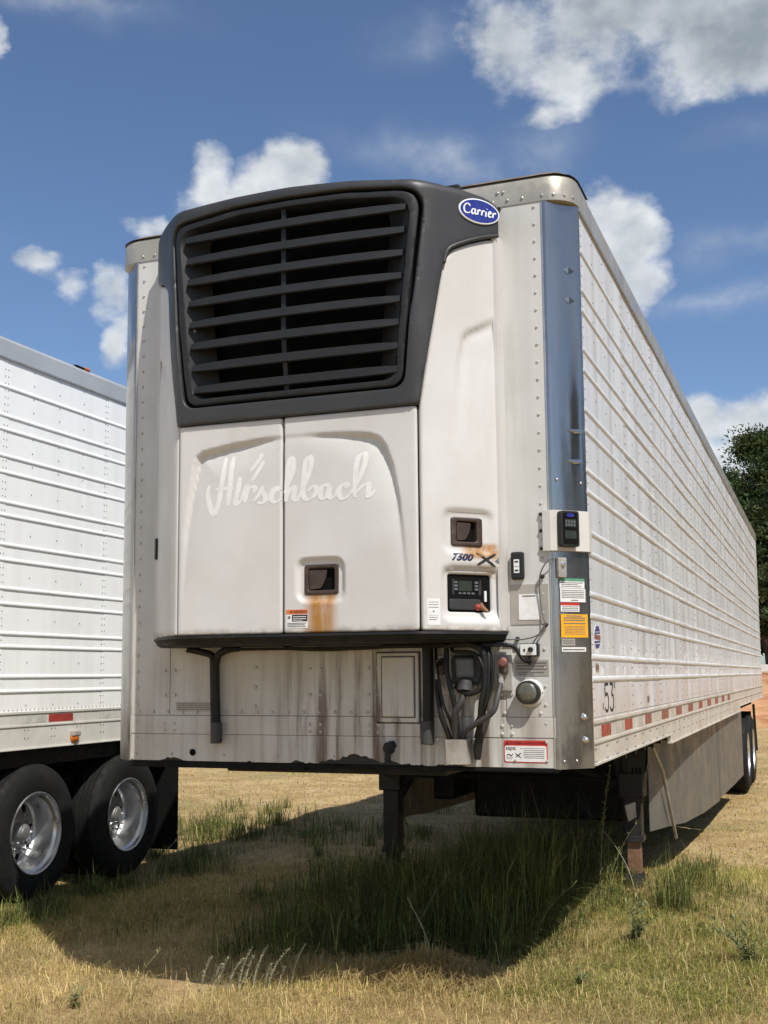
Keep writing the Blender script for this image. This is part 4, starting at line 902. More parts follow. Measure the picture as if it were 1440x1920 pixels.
# control box with a black knob
cb = MB().box(1.004, 1.080, -.045, -.005, 1.743, 1.795).build('control_box', WHITEPL, T, bevel=.002); q = MB(); q.box(1.001, 1.083, -.040, -.006, 1.738, 1.743); q.box(1.001, 1.083, -.040, -.006, 1.795, 1.799); q.box(1.080, 1.090, -.035, -.006, 1.742, 1.797); q.build('box_frame', GRILLE, cb); MB().tube([(1.056, -.043, 1.770), (1.056, -.060, 1.770)], .012, 12).build('knob', GRILLE, cb, 40)
MB().tube([(1.045, -.03, 1.742), (1.045, -.035, 1.70)], .008, 8).build('cable_gland', GRILLE, cb, 40); decal('box_mark', [(1.018, 1.765), (1.026, 1.757), (1.030, 1.772), (1.022, 1.776)], lambda x, z, o: (x, -.0455-o, z), INK, cb)
decal('data_plate', rect(.968, 1.131, 1.647, 1.722), lambda x, z, o: fr(x, z, o+.0045), PLATE, T, .002)
label_lines('data_plate_print', [(.975, 1.122, 1.705-.014*i, .006) for i in range(3)]+[(.985, 1.11, 1.662, .004), (.985, 1.06, 1.653, .003)], lambda x, z, o=0.: fr(x, z, o+.007), INKG, T)
decal('maker_plate', rect(-.876, -.661, 1.474, 1.523), lambda x, z, o: fr(x, z, o+.0015), PLATE, T, .002); label_lines('maker_plate_print', [(-.868, -.67, 1.483+.0095*i, .0035) for i in range(4)], lambda x, z, o=0.: fr(x, z, o+.004), INKG, T)
# red and white cleaning label
def rl(x, z, o=0.): return fr(x, z, o+.0042)
decal('care_label', rounded(rect(.905, 1.115, 1.241, 1.345), .012, 3), rl, RED_L, T); decal('care_label_panel', rounded(rect(.910, 1.110, 1.246, 1.320), .010, 3), lambda x, z, o: rl(x, z, o+.001), WHITE_L, T)
text('care_label_title', 'CLEANING INSTRUCTIONS', .0150, lambda x, z, o=0.: rl(x, z, o), INK, T, (.934, 1.332), off=.002, xs=.93); decal('care_label_mark', [(.914, 1.325), (.930, 1.325), (.922, 1.340)], lambda x, z, o: rl(x, z, o+.0012), INK, T)
text('care_label_name', 'sapa:', .027, rl, INK, T, (.914, 1.309), bold=.0003, off=.0022); label_lines('care_label_print', [(.985, 1.104, 1.307, .002)]+[(1.0, 1.10, 1.297-.0085*i, .0028) for i in range(5)]+[(.915, .950, 1.265, .002), (.915, .945, 1.258, .002)], rl, INKG, T, .0022)
strokes('care_label_drawing', [[(.96, 1.285), (.99, 1.262)], [(.99, 1.287), (.962, 1.266)], [(.918, 1.272), (.928, 1.280), (.94, 1.273), (.95, 1.283)]], .005, rl, INK, T, 0, .2, off0=.0022)
# tracker, document plate (its code left out), wires
gp = MB().box(.964, 1.027, -.036, -.003, 2.104, 2.237).build('tracking_device', GRILLE, T, bevel=.010, seg=3); MB().box(.981, 1.007, -.0385, -.034, 2.135, 2.200).build('tracker_label', WHITE_L, gp); label_lines('tracker_print', [(.985, 1.003, 2.185, .008), (.985, 1.003, 2.143, .008), (.984, 1.004, 2.165, .002)], lambda x, z, o=0.: (x, -.0388-o, z), INK, gp, .0006)
MB().box(.953, 1.137, -.0075, -.004, 1.890, 2.081).build('document_plate', PLATE, T); MB().box(.994, 1.094, -.0095, -.0078, 1.912, 2.034).build('document_label', WHITE_L, T); label_lines('document_print', [(1.012, 1.076, 2.022, .006)], lambda x, z, o=0.: fr(x, z, o+.0096), INKG, T, .0006)
hose('wire', [(1.175, -.03, 2.20), (1.14, -.04, 2.18), (1.105, -.03, 2.12), (1.10, -.02, 2.02), (1.11, -.02, 1.94), (1.122, -.03, 1.885), (1.09, -.03, 1.84), (1.02, -.03, 1.82), (.93, -.03, 1.82)], .0035, WIRE, 6); hose('wire', [(1.122, -.03, 1.885), (1.10, -.03, 1.85), (1.07, -.03, 1.81), (1.062, -.03, 1.797)], .0035, WIRE, 6)
m = MB()
for x, z in ((1.122, 1.885), (.985, 1.822), (1.112, 2.115)): m.dome((x, -.012, z), (0, -1, 0), .012, .02, 8)
m.build('cable_clips', GRILLE, T, 40)
# remote display on its bracket round the corner post
def sgn_po(s, z, o=0.): return po(s, z, o)
br = MB(); ring = [(1.107, -.012), (1.150, -.016), (1.156, -.042)]
ring = [(1.098, -.006), (1.118, -.008), (1.122, -.026), (1.160, -.032), (1.190, -.022), (1.292, .080), (1.318, .112), (1.320, .165), (1.306, .167)]
n = len(ring); br.v = [(a, b, z) for z in (2.236, 2.43) for a, b in ring]; br.f = [(i, i+1, n+i+1, n+i) for i in range(n-1)]+[tuple(range(1, n-1)), tuple(range(2*n-2, n, -1))]
bo = br.build('display_bracket', GREYPL, T)
def bp(s, z, o=0.): c = .70710678; return (1.190+.012+s*c+o*c, -.022+.012+s*c-o*c, z)
rd = MB().poly(rounded(rect(-.015, .088, 2.252, 2.424), .014, 3), bp, .034).build('remote_display', GRILLE, T, bevel=.006); MB().poly(rounded(rect(-.004, .077, 2.265, 2.414), .008, 3), lambda s, z, o: bp(s, z, o+.032), .004).build('display_face', VOID, rd)
decal('display_badge', [(.0365+.022*math.cos(t), 2.402+.009*math.sin(t)) for t in np.linspace(0, 2*np.pi, 20, False)], lambda s, z, o: bp(s, z, o+.0365), NAVY, rd)
MB().poly(rect(.005, .068, 2.345, 2.383), lambda s, z, o: bp(s, z, o+.036), .001).build('display_window', SCREEN, rd); MB().poly(rect(.005, .068, 2.290, 2.328), lambda s, z, o: bp(s, z, o+.036), .001).build('display_window', SCREEN, rd)
for i in range(4):
    for j in range(2): MB().poly(rect(.008+.015*i, .017+.015*i, 2.350+.016*j, 2.361+.016*j), lambda s, z, o: bp(s, z, o+.0372), .001).build('display_key', KEYS, rd)
m = MB()
for z in (2.25, 2.335, 2.415): m.dome((1.109, -.010, z), (0, -1, 0), .009, .010, 8)
m.build('bracket_bolts', LEGP, bo, 40)
MB().poly(rounded(rect(.012, .058, 2.108, 2.202), .004, 2), po, .022).build('wire_connector', GALV, T, bevel=.003); MB().dome(po(.036, 2.170, .022), (1, -1, 0), .014, .012, 10).build('connector_button', EDGE, T, 40)
# stickers on the post
def stick(s0, s1, z0, z1, mat, lines, hd=None):
    decal('post_sticker', rect(s0, s1, z0, z1), lambda s, z, o: po(s, z, o+.001), mat, T)
    if hd: decal('post_sticker_header', rect(s0, s1, z1-hd[1], z1), lambda s, z, o: po(s, z, o+.0018), hd[0], T)
    label_lines('sticker_print', lines, lambda s, z, o=0.: po(s, z, o+.002), INKG, T, .0006)
stick(.028, .168, 2.060, 2.106, WHITE_L, [(.035, .16, 2.084, .003), (.035, .13, 2.076, .003), (.035, .15, 2.067, .003)], (GREEN_L, .013)); stick(.030, .172, 1.994, 2.058, WHITE_L, [(.037, .165, 2.047-.0085*i, .003) for i in range(5)]+[(.09, .13, 2.0, .004)])
stick(.031, .136, 1.948, 1.990, WHITE_L, [(.037, .13, 1.970-.008*i, .003) for i in range(3)], (RED_L, .012)); stick(.030, .181, 1.826, 1.936, YEL_L, [(.060, .15, 1.926, .004), (.045, .168, 1.916, .005), (.045, .165, 1.905, .005), (.045, .168, 1.890, .005)]+[(.05, .165, 1.878-.0075*i, .002) for i in range(6)])
stick(.031, .106, 1.788, 1.820, PLATE, [(.036, .10, 1.796+.008*i, .003) for i in range(3)]); stick(.031, .167, 1.759, 1.780, WHITE_L, [(.036, .16, 1.766, .006)])

# ---------------------------------------------------------------- underneath
MB().box(-.60, .60, .05, 1.9, 1.165, 1.21).build('coupler_plate', BLACK, T, bevel=.01); MB().tube([(0, .92, 1.17), (0, .92, 1.08)], .045, 14).build('kingpin', BLACK, T, 40)
q = MB().box(-1.16, -.13, -.005, .10, 1.182, 1.2155); q.box(-.13, 1.16, -.003, .10, 1.196, 1.2155); q.build('lower_lip', FLAP, T, bevel=.004)
m = MB(); m.dome((.325, -.008, 1.298), (0, -1, 0), .034, .03, 7); m.dome((.340, -.008, 1.312), (0, -1, 0), .026, .034, 6); m.tube([(.325, -.02, 1.29), (.325, -.03, 1.235)], .016, 8); m.build('cable_stub', HOSE, T, 40); MB().tube([(-.773, -.0035, 1.262), (-.773, -.006, 1.262)], .018, 14).build('drain_hole', VOID, T)
for i, y in enumerate(np.arange(2.1, LEN-.3, .42)): MB().box(-1.14, 1.14, y, y+.05, 1.12, 1.213).build('crossmember', BLACK, T)
MB().box(-1.26, 1.26, .1, LEN-.05, 1.212, 1.2465).build('floor_pan', BLACK, T)
for sx in (-1, 1): MB().box(sx*.46-.05, sx*.46+.05, 9.3, LEN-.4, .86, 1.10).build('frame_rail', BLACK, T)
# landing gear
YL = 3.55
for sx in (-1, 1):
    x = sx*.955; lb = .42 if sx > 0 else .26
    leg = MB().box(x-.065, x+.065, YL-.065, YL+.065, lb, 1.21).build('landing_leg', LEGP, T, bevel=.006)
    MB().box(x-.075, x+.075, YL-.075, YL+.075, lb-.005, lb+.04).build('collar', LEGP, leg, bevel=.004)
    MB().box(x-.048, x+.048, YL-.048, YL+.048, .16, .44).build('inner_leg', RUST if sx > 0 else LEGP, leg, bevel=.004)
    MB().add([(x-.05, YL-.10, .19), (x+.05, YL-.10, .19), (x+.06, YL-.13, .085), (x-.06, YL-.13, .085), (x-.05, YL+.10, .19), (x+.05, YL+.10, .19), (x+.06, YL+.13, .085), (x-.06, YL+.13, .085)], [(0, 1, 2, 3), (7, 6, 5, 4), (0, 4, 5, 1), (3, 2, 6, 7), (0, 3, 7, 4), (1, 5, 6, 2)]).build('shoe', LEGP, leg)
    MB().add([(x-sx*.07, YL-.02, .62), (x-sx*.07, YL+.02, .62), (x-sx*.02, YL+.02, .60), (x-sx*.02, YL-.02, .60), (x-.13-.04*sx, YL-.02, 1.2), (x+.13-.04*sx, YL-.02, 1.2), (x+.13-.04*sx, YL+.02, 1.2), (x-.13-.04*sx, YL+.02, 1.2)], [(0, 3, 5, 4), (1, 7, 6, 2), (0, 4, 7, 1), (3, 2, 6, 5)]).build('wing_plate', LEGP, leg)
    m = MB().bar((x, YL+.05, .62), (x-sx*.02, YL+1.1, 1.16), .05, .05); m.build('brace', BLACK, leg)
    MB().bar((x, YL, .78), (-x*.05, YL+.04, 1.16), .045, .045).build('brace', BLACK, leg)
    MB().box(x-.09, x+.09, YL-.10, YL+.10, .74, .92).build('gearbox', LEGP, leg, bevel=.01)
q = MB().add([(.905, YL-.085, .66), (1.035, YL-.085, .70), (1.075, YL-.085, 1.13), (.945, YL-.085, 1.13), (.905, YL-.078, .66), (1.035, YL-.078, .70), (1.075, YL-.078, 1.13), (.945, YL-.078, 1.13)], [(0, 1, 2, 3), (7, 6, 5, 4), (0, 4, 5, 1), (1, 5, 6, 2), (2, 6, 7, 3), (3, 7, 4, 0)]); gp_ = q.build('guard_plate', LEGP, T)
for i in range(3): MB().box(.965+.028*i, .977+.028*i, YL-.088, YL-.0855, .84, .96).build('slot', VOID, gp_)
MB().add([(.905, YL-.092, .68), (.985, YL-.092, .71), (.99, YL-.092, .60), (.93, YL-.092, .565)], [(0, 1, 2, 3)]).build('mount_plate', GALV, T)
MB().tube([(-.9, YL, .86), (.9, YL, .86)], .022, 8).build('cross_shaft', BLACK, T, 40); MB().bar((-.95, YL+.3, .98), (.95, YL+.3, .98), .06, .12).build('cross_brace', BLACK, T)
MB().box(-.78, -.60, YL+.5, YL+1.5, .62, 1.1).build('underbody_box', BLACK, T, bevel=.02); MB().box(-.50, .78, YL+.75, YL+1.35, .46, 1.09).build('underbody_box', BLACK, T, bevel=.03)  # the wide box is added to stand in for the darkness under the trailer
# aerodynamic skirts
for sx in (1, -1):
    pth = [(1.045, 3.75, .46), (1.125, 4.42, .43), (1.165, 5.0, .385), (1.215, 6.2, .345), (1.245, 7.5, .32)]; pth2 = [(1.248, 7.52, .345), (1.268, 9.3, .33), (1.272, 10.9, .315)]
    for P_ in (pth[:2], pth[1:], pth2):
        P_ = [(a*sx, b+(.012 if i == 0 else -.0), c) for i, (a, b, c) in enumerate(P_)]; n = len(P_); m = MB()
        m.v = [(a, b, c) for a, b, c in P_]+[(a, b, 1.165) for a, b, c in P_]+[(a-sx*.006, b, c) for a, b, c in P_]+[(a-sx*.006, b, 1.165) for a, b, c in P_]
        m.f = [(i, i+1, n+i+1, n+i) for i in range(n-1)]+[(2*n+i, 3*n+i, 3*n+i+1, 2*n+i+1) for i in range(n-1)]+[(i, 2*n+i, 2*n+i+1, i+1) for i in range(n-1)]+[(0, n, 3*n, 2*n), (n-1, 3*n-1, 4*n-1, 2*n-1)]
        m.build('side_skirt', SKIRT, T)
    MB().tube([(sx*1.09, 3.70, 1.1), (sx*1.12, 4.0, .9), (sx*1.15, 4.35, .42), (sx*1.15, 4.45, .33)], .014, 8).build('skirt_strut', GALV, T, 40)
axle_set(T, 1.275, -.9, (12.0, 13.24)); 
for y in (12.0, 13.24): build_wheel(T, (-1.275, y, .505), -1)
MB().box(.60, 1.22, 13.98, 14.0, .25, 1.05).build('mud_flap', FLAP, T); MB().box(-1.22, -.60, 13.98, 14.0, .25, 1.05).build('mud_flap', FLAP, T)
q = MB().box(-1.15, 1.15, LEN-.10, LEN, .50, .60); q.box(-.75, -.67, LEN-.1, LEN-.02, .6, 1.2); q.box(.67, .75, LEN-.1, LEN-.02, .6, 1.2); q.build('rear_bumper', LEGP, T)
MB().tube([(1.24, 14.35, 1.15), (1.26, 14.35, .42)], .02, 8).build('flap_bracket', BLACK, T)
for sx in (-1, 1): MB().box(min(sx*.012, sx*1.26), max(sx*.012, sx*1.26), LEN-.0, LEN+.04, ZB+.06, 4.0).build('rear_door', SIDEW, T)

# ------------------------------------------------------------------ the neighbouring trailer on the left
XN = -3.2; NY0, NY1 = -11.5, 4.62
NT_ = thing('box_trailer', (-4.5, -3.5, 0), 'clean white ribbed box trailer parked alongside, only its wheels and right flank seen at left', 'trailer')
RN = [3.792, 3.575, 3.473, 3.276, 3.155, 2.936, 2.839, 2.624, 2.513, 2.305, 2.193, 1.978, 1.883, 1.665, 1.558]
MB().box(XN-2.57, XN-.03, NY0, NY1, 1.15, 4.13).build('cargo_box', GREYPL, NT_)
tp = [(y-.34, y-.02, 'w') for y in (2.05, .72, -.6)]+[(y, y+.31, 'r') for y in (2.05, .72, -.6)]+[(2.72, 3.1, 'w'), (3.1, 3.4, 'r')]
side_wall(NT_, XN, NY0, NY1, 1.405, 4.012, 4.165, RN, SIDEN, RIBN, RAILN, CAPN, 1.30, 1.46, 4.4, tp, [(NY0, NY1, 1.13)], .325)
MB().box(XN-2.6, XN-2.57, NY0, NY1, 1.15, 4.13).build('side_panel', SIDEN, NT_); MB().box(XN-2.58, XN-.02, NY0, NY1, 4.131, 4.158).build('roof', CAPN, NT_)
q = MB().lathe([(0, .045), (.012, .045), (.03, .036), (.036, .02), (.038, 0)], (XN+.006, 2.372, 1.195), 'x', 24, 1); q.build('marker_lamp', AMBER, NT_, 50); MB().box(XN+.006, XN+.048, 2.325, 2.42, 1.200, 1.245).build('lamp_hood', GALV, NT_, bevel=.01)
mk = MB().box(XN-.04, XN+.008, 2.42, 2.50, 4.160, 4.182).build('marker_lamp', AMBER, NT_, bevel=.008); MB().box(XN-.03, XN+.004, 2.30, 2.42, 4.160, 4.172).build('roof_strap', VOID, NT_)
MB().box(XN-2.55, XN-.06, NY0+.2, NY1-.1, 1.0, 1.155).build('floor_frame', BLACK, NT_)
axle_set(NT_, XN-.01, XN-2.2, (1.96, 3.20))
for y in (1.96, 3.20): build_wheel(NT_, (XN-2.59, y, .505), -1)
for x0 in (XN-.92, XN-1.78): MB().box(x0-.06, x0+.06, .7, 4.4, .74, 1.0).build('frame_rail', BLACK, NT_)
MB().box(XN-.86, XN-.70, .9, 4.25, .55, .9).build('suspension_beam', BLACK, NT_, bevel=.02)
MB().box(XN-2.5, XN-.30, .7, .75, .5, 1.05).build('baffle', BLACK, NT_); MB().box(XN-2.4, XN-.45, 1.2, 4.2, .60, .98).build('air_tank_cover', BLACK, NT_, bevel=.03)
for x0 in (XN-.66, XN-2.55): MB().box(x0, x0+.64, 4.02, 4.035, .10, 1.02).build('mud_flap', FLAP, NT_)
MB().box(XN-.70, XN+.0, 3.98, 4.06, 1.0, 1.06).build('flap_bracket', BLACK, NT_)
MB().add([(XN-.03, 3.1, 1.13), (XN-.03, 3.55, 1.02), (XN-.03, 3.1, 1.0), (XN-.25, 3.1, 1.13), (XN-.25, 3.55, 1.02), (XN-.25, 3.1, 1.0)], [(0, 1, 2), (5, 4, 3), (0, 3, 4, 1), (1, 4, 5, 2)]).build('gusset', BLACK, NT_)

# ------------------------------------------------------------------ grass
GRASS = mat_vcol('grass_blades', .75, .3)
def fade(x, y):                                # density falls off with distance from the viewer
    d = np.hypot(x-2.35, y+5.48); return d
def blades(name, P, hh, ww, lean, cols, label, cat='grass', bend=.5):
    n = len(P); a = RNG.uniform(0, 2*np.pi, n); d = np.stack([np.cos(a), np.sin(a), np.zeros(n)], 1); s = np.stack([-np.sin(a), np.cos(a), np.zeros(n)], 1)
    tw = RNG.normal(0, .5, n)[:, None]; s = s+d*tw; s /= np.linalg.norm(s, axis=1)[:, None]
    up = np.array([0, 0, 1.]); L_ = lean[:, None]; H = hh[:, None]; W = ww[:, None]*.5
    m1 = P+(d*L_*.35+up*np.sqrt(np.clip(1-L_**2*.4, .02, 1)))*H*.5
    m2 = P+d*L_*H*(.35+bend)+up*H*np.clip(1-L_*.75, .05, 1)
    V = np.stack([P-s*W, P+s*W, m1+s*W*.8, m1-s*W*.8, m2], 1).reshape(-1, 3)
    b = np.arange(n)[:, None]*5; T_ = np.concatenate([b+np.array([[0, 1, 2]]), b+np.array([[0, 2, 3]]), b+np.array([[3, 2, 4]])], 0)
    o = fast_mesh(name, V, T_, GRASS, np.repeat(cols, 5, 0)); return tag(o, label, cat, kind='stuff')
def pts_in(n, x0, x1, y0, y1): x = RNG.uniform(x0, x1, n); y = RNG.uniform(y0, y1, n); return x, y
def noise2(x, y, s, seed):
    r = np.random.default_rng(seed); out = 0
    for k in range(6): th = r.uniform(0, 6.28); f = s*r.uniform(.6, 1.9); out = out+np.sin(f*(x*math.cos(th)+y*math.sin(th))+r.uniform(0, 6.28))
    return out/6
def place(x, y): return np.stack([x, y, hgt(x, y)], 1)
STRAW = np.array([[.55, .42, .19], [.64, .51, .25], [.48, .34, .15], [.37, .26, .115], [.60, .50, .21]]); GREENS = np.array([[.105, .125, .032], [.15, .165, .045], [.08, .10, .026], [.20, .19, .065]])
def pick(pal, n, v=.2): return pal[RNG.integers(0, len(pal), n)]*RNG.uniform(1-v, 1+v, (n, 1))
def wedge(n, near=True):                       # points inside the camera's ground view
    if near:
        u = RNG.uniform(-.10, 1.10, n); d = 4.3+RNG.random(n)**1.25*6.5
    else:
        u = RNG.uniform(-.1, 1.15, n); d = 10+RNG.random(n)**1.1*26
    az = np.radians(-39.5+38.5*u+1.5); return 2.348+np.sin(az)*d, -5.48+np.cos(az)*d
# matted straw
x, y = wedge(210000); n = len(x); k = .6*noise2(x, y, 2.6, 1)+.5*noise2(x, y, 7.5, 21) > -.16+RNG.normal(0, .16, n); x, y = x[k], y[k]; n = len(x)
g = noise2(x, y, 1.6, 4)+.35*np.clip(x-.4, 0, 1.2)+.55*np.exp(-((x+.3)/1.9)**2-((y-2.6)/1.5)**2)+RNG.normal(0, .34, n); isg = g > .24
cols = np.where(isg[:, None], pick(GREENS, n, .3)*np.array([2.1, 1.8, 1.5]), pick(STRAW, n, .35))*np.clip(1+.45*noise2(x, y, 3.1, 31)+.35*noise2(x, y, 9., 33), .45, 1.4)[:, None]; lying = RNG.random(n) < .68
blades('dry_grass', place(x, y)+np.stack([0*x, 0*x, RNG.uniform(0, .014, n)], 1), np.where(lying, RNG.uniform(.035, .12, n), RNG.uniform(.018, .07, n)), RNG.uniform(.0014, .0032, n), np.where(lying, RNG.uniform(.95, 1.38, n), RNG.uniform(.3, 1.1, n)), cols, 'short dry straw-coloured grass matted over the sandy ground', bend=.6)
x, y = wedge(70000, False); n = len(x); g = noise2(x, y, .6, 5)+RNG.normal(0, .3, n); cols = np.where((g > .05)[:, None], pick(GREENS, n)*np.array([3.0, 2.5, 1.9]), pick(STRAW, n)*np.array([.95, .95, .8])); blades('field_grass', place(x, y), RNG.uniform(.02, .07, n), RNG.uniform(.005, .011, n), RNG.uniform(.6, 1.3, n), cols, 'sunlit yellow green grass of the field beyond the trailers')
# green patches at lower right
def patch(cx, cy, rx, ry, n): a = RNG.normal(0, 1, (n, 2)); return cx+a[:, 0]*rx, cy+a[:, 1]*ry
X_, Y_ = [], []
for (cx, cy, rx, ry, n) in [(1.05, .85, .26, .24, 6500), (1.5, 1.2, .3, .35, 4500), (1.6, 2.4, .25, .6, 4000), (1.32, 1.55, .14, .22, 1700), (.72, .60, .20, .09, 1900), (1.95, 1.9, .12, .30, 2300), (.95, 2.75, .20, .16, 1900), (1.65, .75, .20, .2, 2200), (1.35, 3.7, .16, .4, 1300), (1.9, 4.5, .3, 1.2, 1800), (-2.95, 2.3, .2, .5, 2600), (-3.0, 1.5, .2, .4, 2200), (-3.4, 4.4, .5, .6, 2200), (-.9, 1.6, .5, .5, 1600), (-.6, 4.2, .5, .9, 2200), (-1.9, 3.0, .6, .7, 1500)]:
    a, b = patch(cx, cy, rx, ry, n); X_.append(a); Y_.append(b)
x = np.concatenate(X_); y = np.concatenate(Y_); n = len(x); blades('green_grass', place(x, y), RNG.uniform(.02, .095, n), RNG.uniform(.0018, .0042, n), RNG.uniform(.3, 1.15, n), pick(GREENS, n, .35)*np.array([1.7, 1.55, 1.3])*np.where(RNG.random(n) < .35, 1.7, 1.)[:, None], 'low green grass growing in patches on the straw', bend=.7)
# knee-high scattered stems, straw and green, all over the near field
x, y = wedge(15000); n = len(x); g = noise2(x, y, 1.3, 9)+RNG.normal(0, .3, n); k = g > -.1; x, y, g = x[k], y[k], g[k]; n = len(x)
blades('mixed_grass', place(x, y), RNG.uniform(.05, .16, n)*RNG.uniform(.6, 1.2, n), RNG.uniform(.0022, .0045, n), RNG.uniform(.3, 1.25, n), np.where((RNG.random(n) < .5)[:, None], pick(GREENS, n, .3)*np.array([1.9, 1.7, 1.4]), pick(STRAW, n, .3)), 'taller mixed green and straw stems scattered through the near grass', bend=.6)
# tall rank grass in the shade under the nose
X_, Y_, H_, L2 = [], [], [], []
for (cx, cy, rx, ry, n, h) in [(.05, 1.40, .30, .16, 26, .36), (.30, 1.75, .28, .25, 34, .46), (.42, 2.35, .28, .38, 38, .50), (-.10, 2.0, .38, .42, 34, .42), (.10, 3.1, .55, .5, 36, .48), (-.55, 1.25, .28, .16, 22, .30), (-.35, 1.7, .4, .25, 30, .36), (.1, 1.3, .35, .12, 16, .30), (.25, 2.6, .35, .4, 34, .52), (.50, 1.35, .12, .14, 8, .28), (-3.0, 3.9, .16, .4, 12, .28), (-2.98, 2.5, .10, .35, 12, .24), (-3.05, 1.5, .10, .25, 10, .22), (1.28, 3.1, .05, .10, 6, .40), (1.99, 2.0, .05, .2, 8, .28), (-2.6, 6.2, .9, .7, 34, .26), (-4.2, 6.4, .9, .8, 40, .30), (.98, 3.15, .10, .12, 6, .22), (1.16, 1.95, .05, .08, 4, .24), (1.35, 4.2, .12, .4, 10, .26), (-1.2, 2.2, .6, .5, 16, .18), (-.85, 3.0, .22, .25, 26, .36), (-.5, 2.7, .4, .3, 20, .40), (.75, 2.9, .2, .3, 14, .36), (1.9, 3.0, .15, .5, 10, .24), (1.55, 2.6, .2, .4, 10, .16), (1.75, 1.3, .2, .3, 12, .15), (1.1, 1.1, .25, .2, 12, .13), (-1.2, 4.5, .7, .8, 24, .24)]:
    for q in range(n):                          # loose tussocks: blades fan out round a root
        tx, ty = RNG.normal(cx, rx), RNG.normal(cy, ry); nb = int(RNG.uniform(30, 84)); sp_ = RNG.uniform(.03, .13); a = RNG.normal(0, sp_, (nb, 2))
        X_.append(tx+a[:, 0]); Y_.append(ty+a[:, 1]); H_.append(RNG.uniform(.3, 1.25, nb)*h*RNG.uniform(.6, 1.25)*(1.4 if -.75 < cx < .6 and 1.5 < cy < 3.5 else 1.)); L2.append(RNG.uniform(.15, 1.25, nb)*np.where(RNG.random(nb) < .3, 1, .85))
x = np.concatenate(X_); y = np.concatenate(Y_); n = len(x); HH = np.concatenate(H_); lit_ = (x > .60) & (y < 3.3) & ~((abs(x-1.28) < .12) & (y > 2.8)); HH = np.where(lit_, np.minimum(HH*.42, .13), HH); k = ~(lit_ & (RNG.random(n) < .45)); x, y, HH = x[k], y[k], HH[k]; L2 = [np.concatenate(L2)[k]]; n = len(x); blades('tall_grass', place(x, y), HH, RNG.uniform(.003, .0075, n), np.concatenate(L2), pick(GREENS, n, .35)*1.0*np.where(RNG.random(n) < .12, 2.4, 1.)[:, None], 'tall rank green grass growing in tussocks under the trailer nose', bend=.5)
# dead stems lying in heaps at the shadow's edge
x, y = patch(.30, .66, .20, .09, 4200); x2, y2 = patch(-.15, .75, .45, .18, 1800); x3, y3 = pts_in(2600, -2.6, 2.0, -.4, 2.6); x = np.concatenate([x, x2, x3]); y = np.concatenate([y, y2, y3]); n = len(x); P = place(x, y); P[:, 2] += RNG.uniform(0, 1, n)*(.03+.12*np.exp(-((x-.30)/.2)**2-((y-.66)/.1)**2))
blades('straw_litter', P, RNG.uniform(.08, .24, n), RNG.uniform(.0022, .0042, n), RNG.uniform(.85, 1.3, n), pick(STRAW, n)*1.05, 'dead straw stems lying loose at the front edge of the shadow', 'straw', bend=.6)

# single weeds
STEMM = M('weed_stem', (.17, .17, .06), .7, 0, .2, 30); PALEM = M('pale_seed_head', (.40, .38, .25), .8, 0, .15, 40); LEAFM = M('weed_leaf', (.14, .165, .06), .65, 0, .3, 30)
def weed(name, label, loc, h, lean, az, mat_s, mat_l, nleaf, ll, lw, top=.35, group=None, cat='weed', thick=.004):
    z0 = float(hgt(loc[0], loc[1])); o = thing(name, (loc[0], loc[1], z0), label, cat, group); b = Vector((loc[0], loc[1], z0-.02)); d = Vector((math.cos(az), math.sin(az), 0))
    pts = [b+d*(lean*h*t*t)+Vector((0, 0, h*t*(1-.18*lean*t))) for t in np.linspace(0, 1, 9)]
    MB().tube(pts, [thick*(1-.7*k/8) for k in range(9)], 5).build('stem', mat_s, o, 60)
    m = MB(); fans = [pts]
    for f in range(7 if name == 'leafy_weed' else 0):
        a = random.uniform(0, 6.283); l = random.uniform(.25, .75); hh = h*random.uniform(.5, 1.05); fans.append([b+Vector((math.cos(a), math.sin(a), 0))*(l*hh*t*t)+Vector((0, 0, hh*t*(1-.3*l*t))) for t in np.linspace(0, 1, 9)])
        MB().tube(fans[-1], [thick*.7*(1-.7*k/8) for k in range(9)], 4).build('stem', mat_s, o, 60)
    for k in range(nleaf):
        t = top+(1-top)*random.random(); i = min(7, int(t*8)); ps = random.choice(fans); p = ps[i].lerp(ps[i+1], t*8-i); a = random.uniform(0, 6.283); l = ll*random.uniform(.5, 1.2)
        q = Vector((math.cos(a), math.sin(a), random.uniform(.3, 1.1))).normalized()*l; s = q.cross(Vector((0, 0, 1))).normalized()*lw*.5
        m.add([p, p+q*.5+s, p+q, p+q*.5-s], [(0, 1, 2, 3)])
    m.build('leaves' if mat_l is not PALEM else 'seed_head', mat_l, o); return o
weed('tall_weed', 'tall leafy weed standing highest in front of the right landing leg', (.80, 2.95), .98, .10, .3, STEMM, STEMM, 170, .045, .010, .1, thick=.006)
weed('tall_weed', 'thin bare bent weed stem close beside the tall leafy weed', (.86, 2.9), .62, .35, .2, STEMM, STEMM, 30, .03, .006, .5)
weed('tall_weed', 'pale weed arching over the rusty landing leg foot', (1.0, 3.2), .45, -.5, .4, PALEM, STEMM, 30, .05, .006, .3)
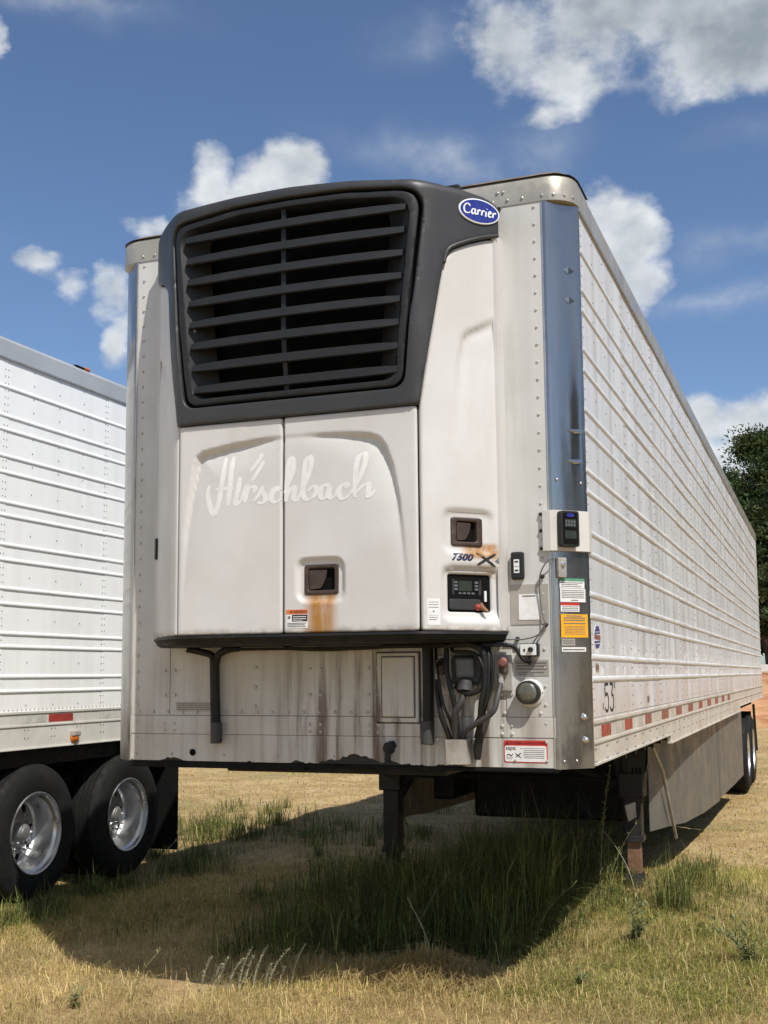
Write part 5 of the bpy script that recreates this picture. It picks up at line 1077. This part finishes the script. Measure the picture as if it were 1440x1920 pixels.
weed('tall_weed', 'feathery weed at the left end of the shaded grass clump', (-.30, 1.15), .55, .3, 2.6, STEMM, LEAFM, 120, .05, .009, .15)
weed('tall_weed', 'weed stalk leaning right in the middle of the shaded grass clump', (.02, 1.2), .60, .4, .3, STEMM, LEAFM, 90, .05, .009, .2)
weed('tall_weed', 'dry stalk rising from the straw heap at the shadow edge', (.30, .75), .42, -.35, .2, PALEM, STEMM, 40, .04, .006, .3)
weed('tall_weed', 'bent weed stem at the shadow corner below the landing leg', (.62, 1.7), .46, .55, .0, STEMM, STEMM, 40, .04, .006, .3)
weed('leafy_weed', 'bushy upright weed in the sunlit grass right of the shadow', (1.18, 2.0), .30, .1, 1.2, STEMM, LEAFM, 240, .055, .012, .05)
weed('leafy_weed', 'leafy weed clump at the right edge of the picture in sunlit straw', (1.86, 1.75), .34, .15, 2.0, STEMM, LEAFM, 240, .07, .010, .05)
weed('leafy_weed', 'low green weed near the bottom edge in the lower right grass', (1.08, .78), .13, .1, 1.2, STEMM, LEAFM, 150, .045, .008, .0)
weed('leafy_weed', 'small grey green weed in the sunlit dirt at lower left', (-1.32, -.22), .14, .2, 1.2, STEMM, LEAFM, 120, .05, .007, .0)
weed('tall_weed', 'lone thin stem crossing the shadow edge at lower left', (-1.05, -.12), .32, .5, .8, STEMM, STEMM, 16, .03, .006, .6)
weed('tall_weed', 'dead weed leaning against the left trailer rear wheel', (-2.95, 3.15), .50, .6, .6, PALEM, STEMM, 40, .08, .006, .2)
ORD = ['leftmost', 'second', 'third', 'fourth', 'fifth', 'sixth', 'seventh', 'eighth', 'ninth', 'tenth', 'rightmost']
for i in range(11):
    x0 = -.86+.047*i+random.uniform(-.012, .012)
    weed('seed_stalk', ORD[i]+(' from left' if 0 < i < 10 else '')+' of the pale fuzzy seed stalks at the shadow front edge', (x0, .26+.012*i+random.uniform(-.03, .03)), random.uniform(.15, .30), random.uniform(.2, .5), random.uniform(-.2, .5), PALEM, PALEM, 150, .014, .005, .25, 'pale seed stalks at the shadow edge', thick=.0045)
